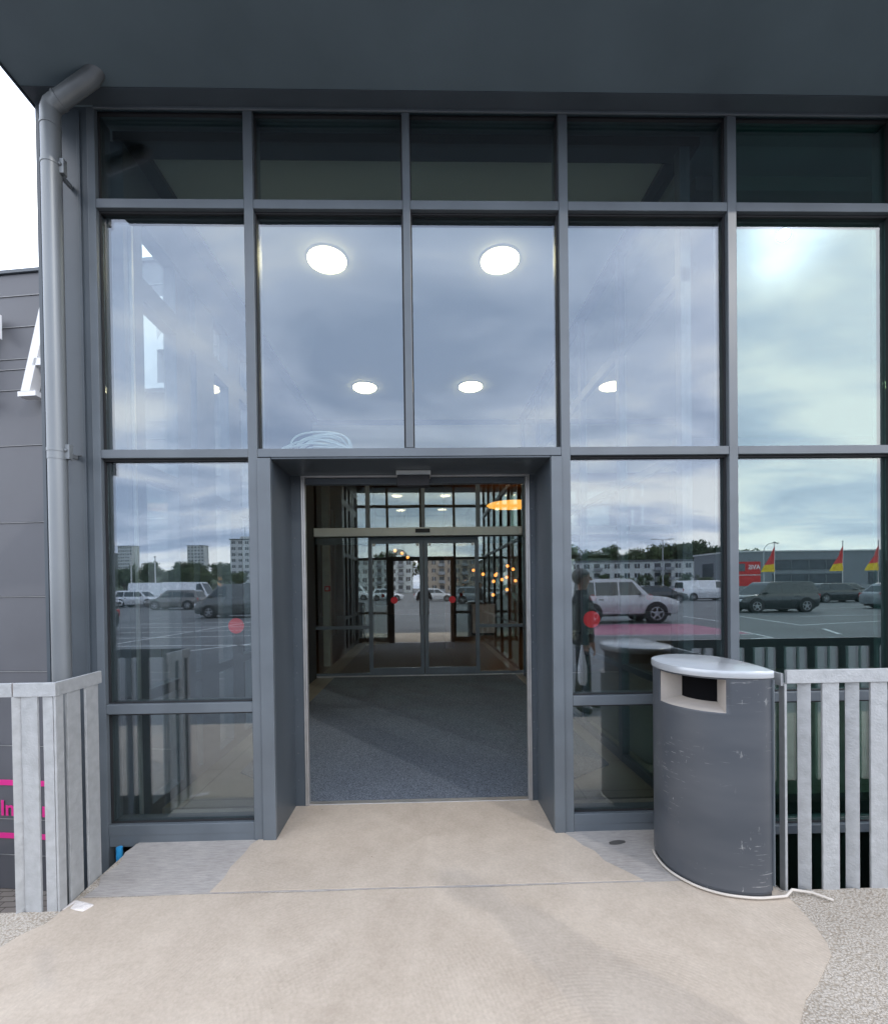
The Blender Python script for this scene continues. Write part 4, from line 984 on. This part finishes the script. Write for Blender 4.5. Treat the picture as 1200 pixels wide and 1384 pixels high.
# trees
def leafblob(n, blobs, s, seed):
    rnd = random.Random(seed); m = MB()
    tot = sum(b[3]**2 for b in blobs)
    for (cx, cy, cz, r) in blobs:
        for _ in range(int(n*r*r/tot)):
            u = Vector((rnd.gauss(0, 1), rnd.gauss(0, 1), rnd.gauss(0, 1))).normalized()*r*(rnd.random()**.45)
            c = Vector((cx, cy, cz))+Vector((u.x, u.y, u.z*.85))
            a = Vector((rnd.gauss(0, 1), rnd.gauss(0, 1), rnd.gauss(0, 1))).normalized(); b = a.cross(Vector((rnd.gauss(0, 1), rnd.gauss(0, 1), rnd.gauss(0, 1)))).normalized()
            q = s*rnd.uniform(.6, 1.4); m.add([c-a*q, c+b*q*.5, c+a*q, c-b*q*.5], [(0, 1, 2, 3)])
    return m
protos = []
for sd in range(4):
    rnd = random.Random(100+sd)
    t = thing('tree', '', 'tree', (0, 0, 0), 0, 'trees around the car park')
    m = MB(); m.tube([(0, 0, -1), (.1, 0, 2), (0, .1, 4.5), (.2, 0, 7)], [.28, .2, .15, .05], 8)
    for k in range(7):
        a = rnd.uniform(0, 2*PI); z = rnd.uniform(2, 5); m.tube([(0, 0, z), (math.cos(a)*1.2, math.sin(a)*1.2, z+1.2), (math.cos(a)*2.3, math.sin(a)*2.3, z+2.8)], [.09, .06, .02], 6)
    m.build('trunk', M['bark'], t)
    bl = [(rnd.uniform(-2.2, 2.2), rnd.uniform(-2.2, 2.2), rnd.uniform(3.2, 7.6), rnd.uniform(.8, 1.7)) for _ in range(16)]
    leafblob(1900, bl, .24, sd).build('crown', M['leaf'] if sd % 2 == 0 else M['leaf2'], t)
    protos.append(t)
used = [0]*4
def tree(x, y, s, label, k=None, z=0, h=1.0):
    k = random.randrange(4) if k is None else k
    if not used[k]: o = protos[k]; used[k] = 1
    else: o = copy_tree(protos[k])
    o.location = (x, y, z); o.rotation_euler = (0, 0, random.uniform(0, 6)); o.scale = (s, s, s*h); o['label'] = label
rt = random.Random(5)
for i in range(9): tree(52+i*3.4+rt.uniform(-1, 1), -175+rt.uniform(-4, 4), rt.uniform(1.7, 2.1), 'bushy tree rising behind the left half of the long white flats', i % 4)
for i in range(13): tree(84+i*3.6+rt.uniform(-1, 1), -176+rt.uniform(-4, 4), (2.25-.06*abs(i-5)), 'dark bushy tree rising behind the right half of the long white flats', i % 4)
for i in range(8): tree(-24+i*6+rt.uniform(-2, 2), -172, rt.uniform(1.5, 1.95), 'thin-topped tree behind the flats opposite the door', i % 4)
tree(13.5, -60, 1.25, 'leafy tree standing alone in front of the ochre flats', 1)
for i in range(34):
    x = -395+i*8.6+rt.uniform(-4, 4); y = -400+rt.uniform(-70, 60)
    tree(x, y, rt.uniform(1.9, 3.0), 'tree among the houses on the far hillside', i % 4, 2)
for i in range(12): tree(-88+i*4.4+rt.uniform(-1, 1), -120+rt.uniform(-8, 8), rt.uniform(.75, 1.1), 'low tree along the far left edge of the car park', i % 4)
for i in range(8): tree(22+i*4, -70-i*1.2, .42, 'low shrub along the far edge of the car park', i % 4)
# ensure every prototype is used
for k in range(4): assert used[k]
# low wall at the far side of the car park
m = MB(); m.box(-90, -12, -.2, .2, 0, 1.6); o = m.build('boundary_wall', M['balc']); o.location = (0, -66, 0); tag(o, 'low grey wall behind the vans on the left of the car park', 'wall')
m = MB(); m.box(12, 120, -.2, .2, 0, 1.2); o = m.build('boundary_wall', M['balc']); o.location = (0, -68, 0); tag(o, 'low grey wall below the white flats on the right', 'wall')

# ------------------------------------------------------------------ people
def skinned(name, joints, bones, root, sub=2):
    me = bpy.data.meshes.new(name); names = list(joints); idx = {n: i for i, n in enumerate(names)}
    me.from_pydata([joints[n][0] for n in names], [(idx[a], idx[b]) for a, b in bones], [])
    o = bpy.data.objects.new(name, me); COL.objects.link(o)
    sk = o.modifiers.new('skin', 'SKIN'); sk.use_smooth_shade = True; sk.branch_smoothing = .6
    lay = me.skin_vertices[0].data if me.skin_vertices else None
    if lay is None:
        bm = bmesh.new(); bm.from_mesh(me); bm.verts.layers.skin.verify(); bm.to_mesh(me); bm.free(); lay = me.skin_vertices[0].data
    for n in names:
        r = joints[n][1]; r = r if isinstance(r, tuple) else (r, r)
        lay[idx[n]].radius = r; lay[idx[n]].use_root = (n == root)
    sb = o.modifiers.new('sub', 'SUBSURF'); sb.levels = sub; sb.render_levels = sub
    dg = bpy.context.evaluated_depsgraph_get(); m2 = bpy.data.meshes.new_from_object(o.evaluated_get(dg))
    bpy.data.objects.remove(o); m2.name = name; return m2
def person(label, loc, rz, arms, stride=.0, hs=1.0):
    root = thing('person', label, 'person', loc, rz)
    J = {'pel': ((0, 0, .96), (.165, .12)), 'wa': ((0, .0, 1.10), (.155, .115)), 'ch': ((0, .01, 1.30), (.18, .13)), 'sh': ((0, 0, 1.44), (.13, .09)), 'nk': ((0, -.0, 1.52), .058), 'nk2': ((0, -.015, 1.58), .055),
         'hd': ((0, -.02, 1.66), (.078, .095)), 'hd2': ((0, -.015, 1.72), (.078, .10)), 'tp': ((0, -.01, 1.76), (.05, .065))}
    B = [('pel', 'wa'), ('wa', 'ch'), ('ch', 'sh'), ('sh', 'nk'), ('nk', 'nk2'), ('nk2', 'hd'), ('hd', 'hd2'), ('hd2', 'tp')]
    for s, q in ((-1, 'l'), (1, 'r')):
        st = stride*s
        J[q+'hp'] = ((s*.10, st*.1, .88), .105); J[q+'kn'] = ((s*.11, st*.6-.02, .50), .068); J[q+'an'] = ((s*.115, st, .11), .046); J[q+'ft'] = ((s*.125, st-.06, .05), (.045, .04)); J[q+'to'] = ((s*.14, st-.19, .035), (.045, .03))
        B += [('pel', q+'hp'), (q+'hp', q+'kn'), (q+'kn', q+'an'), (q+'an', q+'ft'), (q+'ft', q+'to')]
        a = arms[0 if s < 0 else 1]
        sh = (s*.185, 0, 1.42)
        J[q+'sh'] = (sh, .066); J[q+'el'] = (a[0], .048); J[q+'wr'] = (a[1], .032)
        w = Vector(a[1]); d = (w-Vector(a[0])).normalized(); palm = w+d*.06
        J[q+'pm'] = (tuple(palm), (.036, .020)); B += [('sh', q+'sh'), (q+'sh', q+'el'), (q+'el', q+'wr'), (q+'wr', q+'pm')]
    m2 = skinned('body', J, B, 'pel')
    for p in m2.polygons: p.use_smooth = True
    for mt_ in (M['jacket'], M['trous'], M['skin'], M['shoe']): m2.materials.append(mt_)
    wr = [Vector(J[q+'wr'][0]) for q in 'lr']; el = [Vector(J[q+'el'][0]) for q in 'lr']
    for p in m2.polygons:
        c = p.center; k = 0
        near = min(((c-w_).dot((w_-e_).normalized()) if (c-w_).length < .16 else -9) for w_, e_ in zip(wr, el)) if False else None
        hand = any((c-w_).length < .17 and (c-w_).dot((w_-e_).normalized()) > .0 for w_, e_ in zip(wr, el))
        if hand: k = 2
        elif c.z > 1.545: k = 2
        elif c.z < .105: k = 3
        elif c.z < .93: k = 1
        p.material_index = k
    bo = bpy.data.objects.new('body', m2); COL.objects.link(bo); bo.parent = root
    # hands: five skinned fingers each
    for q, s in (('l', -1), ('r', 1)):
        w = Vector(J[q+'wr'][0]); e = Vector(J[q+'el'][0]); d = (w-e).normalized(); side = d.cross(Vector((0, 0, 1)))
        if side.length < .2: side = Vector((0, 1, 0))
        side.normalize(); nrm = side.cross(d).normalized()
        fj = {'p0': (tuple(w+d*.02), .026), 'p1': (tuple(w+d*.07), (.034, .018))}; fb = [('p0', 'p1')]
        for i, (off, ln) in enumerate(((-.028, .062), (-.010, .075), (.010, .070), (.028, .055))):
            a0 = w+d*.095+side*off; a1 = a0+d*ln*.5+nrm*(-.008); a2 = a1+d*ln*.4+nrm*(-.022)
            fj['a%d' % i] = (tuple(a0), .0095); fj['b%d' % i] = (tuple(a1), .0085); fj['c%d' % i] = (tuple(a2), .0075); fb += [('p1', 'a%d' % i), ('a%d' % i, 'b%d' % i), ('b%d' % i, 'c%d' % i)]
        t0_ = w+d*.04+side*.034*s; t1 = t0_+d*.035+side*.02*s; fj['t0'] = (tuple(t0_), .011); fj['t1'] = (tuple(t1), .009); fb += [('p0', 't0'), ('t0', 't1')]
        hm = skinned('hand', fj, fb, 'p0', 1); hm.materials.append(M['skin'])
        for p in hm.polygons: p.use_smooth = True
        ho = bpy.data.objects.new('hand', hm); COL.objects.link(ho); ho.parent = root
    hm = MB(); hm.sphere((0, .008, 1.715), .098, 20, 14, (.90, 1.06, 1.02))
    hm.v = [(x, y, z) for x, y, z in hm.v]; keep = []
    for fc in hm.f:
        c = sum((Vector(hm.v[i]) for i in fc), Vector())/len(fc)
        if c.z > 1.745 or c.y > .02+(1.70-c.z)*.3 and c.z > 1.63: keep.append(fc)
    hm.f = keep; hm.mi = [0]*len(keep); ho = hm.build('hair', M['hair'], root, smooth=True); ss = ho.modifiers.new('s', 'SOLIDIFY'); ss.thickness = .012; ss.offset = .5
    fm = MB(); fm.tube([(0, -.108, 1.70), (0, -.128, 1.675), (0, -.112, 1.668)], [.006, .014, .008], 8); fm.build('nose', M['skin'], root, smooth=True)
    for s in (-1, 1):
        fm = MB(); fm.sphere((s*.030, -.100, 1.70), .010, 8, 6); fm.build('eye', M['black'], root, smooth=True)
        fm = MB(); fm.sphere((s*.080, 0, 1.685), .03, 10, 8, (.35, .6, 1)); fm.build('ear', M['skin'], root, smooth=True)
    fm = MB(); fm.sphere((0, -.103, 1.64), .02, 10, 6, (1.1, .3, .25)); fm.build('mouth', pbr('lips', (.35, .14, .12), .5), root)
    cm = MB(); n = 24
    cm.loft([[(w_*math.cos(2*PI*k/n), d_*math.sin(2*PI*k/n), z) for k in range(n)] for w_, d_, z in ((.185, .145, .86), (.19, .15, .95), (.18, .14, 1.08), (.195, .15, 1.28), (.185, .135, 1.38), (.14, .11, 1.45), (.085, .08, 1.50), (.07, .072, 1.545))]); cm.build('jacket', M['jacket'], root, smooth=True)
    root.scale = (hs, hs, hs)
    return root
p1 = person('person in dark jacket and trousers carrying a white bag, seen reflected beside the bin', (2.0, -2.75, 0), R(95), (((-.25, .02, 1.17), (-.27, -.06, .93)), ((.27, .04, 1.16), (.30, -.04, .91))), .10)
bg = MB(); bg.loft([[(w_*math.cos(2*PI*k/16), d_*math.sin(2*PI*k/16), z) for k in range(16)] for w_, d_, z in ((.03, .07, .40), (.05, .09, .45), (.05, .09, .60), (.02, .04, .80), (.01, .015, .88))])
o = bg.build('carrier_bag', M['bag'], None, smooth=True); o.location = (1.90, -2.46, 0); tag(o, 'white plastic carrier bag held by the person beside the bin', 'bag')
p2 = person('photographer in dark clothes holding a phone up before the doorway', (0, -3.66, 0), PI, (((-.27, -.08, 1.16), (-.09, -.40, 1.40)), ((.27, -.08, 1.16), (.09, -.40, 1.40))), 0)
ph = MB(); ph.box(-.038, .038, -.0045, .0045, -.08, .08); o = ph.build('phone', M['phone'], None, .003); o.location = (0, -2.99, 1.56); tag(o, 'black phone held up by the photographer', 'phone')

# ------------------------------------------------------------------ world and sun
SD = Vector((.80, -1, .765)).normalized()
el = math.asin(SD.z)
w = bpy.data.worlds.new('World'); S.world = w; w.use_nodes = True; nt = w.node_tree; L = nt.links
for n in list(nt.nodes): nt.nodes.remove(n)
out = nd(nt, 'ShaderNodeOutputWorld'); bgk = nd(nt, 'ShaderNodeBackground'); L.new(bgk.outputs[0], out.inputs[0]); bgk.inputs[1].default_value = .10
sky = nd(nt, 'ShaderNodeTexSky', sky_type='NISHITA'); sky.sun_disc = False; sky.sun_elevation = el; sky.sun_rotation = math.atan2(SD.x, SD.y)
tc = nd(nt, 'ShaderNodeTexCoord'); sp = nd(nt, 'ShaderNodeSeparateXYZ'); L.new(tc.outputs['Generated'], sp.inputs[0])
def mth(op_, a, b=None, c=None):
    n = nd(nt, 'ShaderNodeMath', operation=op_)
    for i, q in enumerate((a, b, c)):
        if q is None: continue
        if isinstance(q, (int, float)): n.inputs[i].default_value = q
        else: L.new(q, n.inputs[i])
    return n.outputs[0]
zc = mth('MAXIMUM', sp.outputs['Z'], 0.0); den = mth('ADD', zc, .16)
cx = mth('DIVIDE', sp.outputs['X'], den); cy = mth('DIVIDE', sp.outputs['Y'], den)
cv = nd(nt, 'ShaderNodeCombineXYZ'); L.new(cx, cv.inputs[0]); L.new(cy, cv.inputs[1]); cv.inputs[2].default_value = 3.3
mpx = nd(nt, 'ShaderNodeMapping'); mpx.inputs['Rotation'].default_value = (0, 0, .5); mpx.inputs['Scale'].default_value = (.9, 1.5, 1); mpx.inputs['Location'].default_value = (.7, 2.1, 0); L.new(cv.outputs[0], mpx.inputs[0])
n1 = nd(nt, 'ShaderNodeTexNoise'); n1.inputs['Scale'].default_value = 1.0; n1.inputs['Detail'].default_value = 9; n1.inputs['Roughness'].default_value = .52; n1.inputs['Distortion'].default_value = .35; L.new(mpx.outputs[0], n1.inputs['Vector'])
rp2 = nd(nt, 'ShaderNodeValToRGB'); cr = rp2.color_ramp
cr.elements[0].position = .38; cr.elements[0].color = (.40, .48, .64, 1); cr.elements[1].position = .62; cr.elements[1].color = (1.0, 1.0, 1.0, 1)
e = cr.elements.new(.49); e.color = (.61, .68, .83, 1)
L.new(n1.outputs['Fac'], rp2.inputs[0])
# horizon lighter, a brighter patch where the sun stands behind the cloud, brighter towards +y (over the roofs)
dotn = nd(nt, 'ShaderNodeVectorMath', operation='DOT_PRODUCT'); nv = nd(nt, 'ShaderNodeVectorMath', operation='NORMALIZE'); L.new(tc.outputs['Generated'], nv.inputs[0]); L.new(nv.outputs[0], dotn.inputs[0]); dotn.inputs[1].default_value = SD
dp_ = mth('MAXIMUM', dotn.outputs['Value'], 0.0); wide = mth('POWER', dp_, 14.0); nar = mth('POWER', dp_, 900.0)
sn_ = mth('MULTIPLY', nar, mth('MULTIPLY_ADD', n1.outputs['Fac'], 8.0, -2.0))
glow = mth('ADD', mth('MULTIPLY', wide, .10), mth('MAXIMUM', sn_, 0.0))
hor = mth('POWER', mth('SUBTRACT', 1.0, zc), 7.0)
back = mth('MULTIPLY_ADD', sp.outputs['Y'], .22, 1.0)
bri = mth('MULTIPLY', mth('ADD', mth('MULTIPLY_ADD', hor, .34, 1.56), glow), back)
sc_ = nd(nt, 'ShaderNodeVectorMath', operation='SCALE'); L.new(rp2.outputs[0], sc_.inputs[0]); L.new(mth('MULTIPLY', bri, 10.0), sc_.inputs['Scale'])
mxs = nd(nt, 'ShaderNodeMix', data_type='RGBA'); mxs.inputs[0].default_value = .93; L.new(sky.outputs[0], mxs.inputs[6]); L.new(sc_.outputs[0], mxs.inputs[7])
L.new(mxs.outputs[2], bgk.inputs[0])
sl_ = bpy.data.lights.new('sun', 'SUN'); sl_.energy = .3; sl_.angle = R(.8); sl_.color = (1, .95, .88)
so_ = bpy.data.objects.new('sun', sl_); COL.objects.link(so_); so_.rotation_euler = (-SD).to_track_quat('-Z', 'Y').to_euler()

S.view_settings.view_transform = 'Standard'; S.view_settings.look = 'None'; S.view_settings.exposure = 1.2; S.view_settings.gamma = 1
S.render.engine = 'CYCLES'
S.cycles.use_denoising = True
S.cycles.max_bounces = 10; S.cycles.transparent_max_bounces = 24; S.cycles.glossy_bounces = 6; S.cycles.diffuse_bounces = 4
S.cycles.caustics_reflective = False; S.cycles.caustics_refractive = False; S.cycles.sample_clamp_indirect = 6
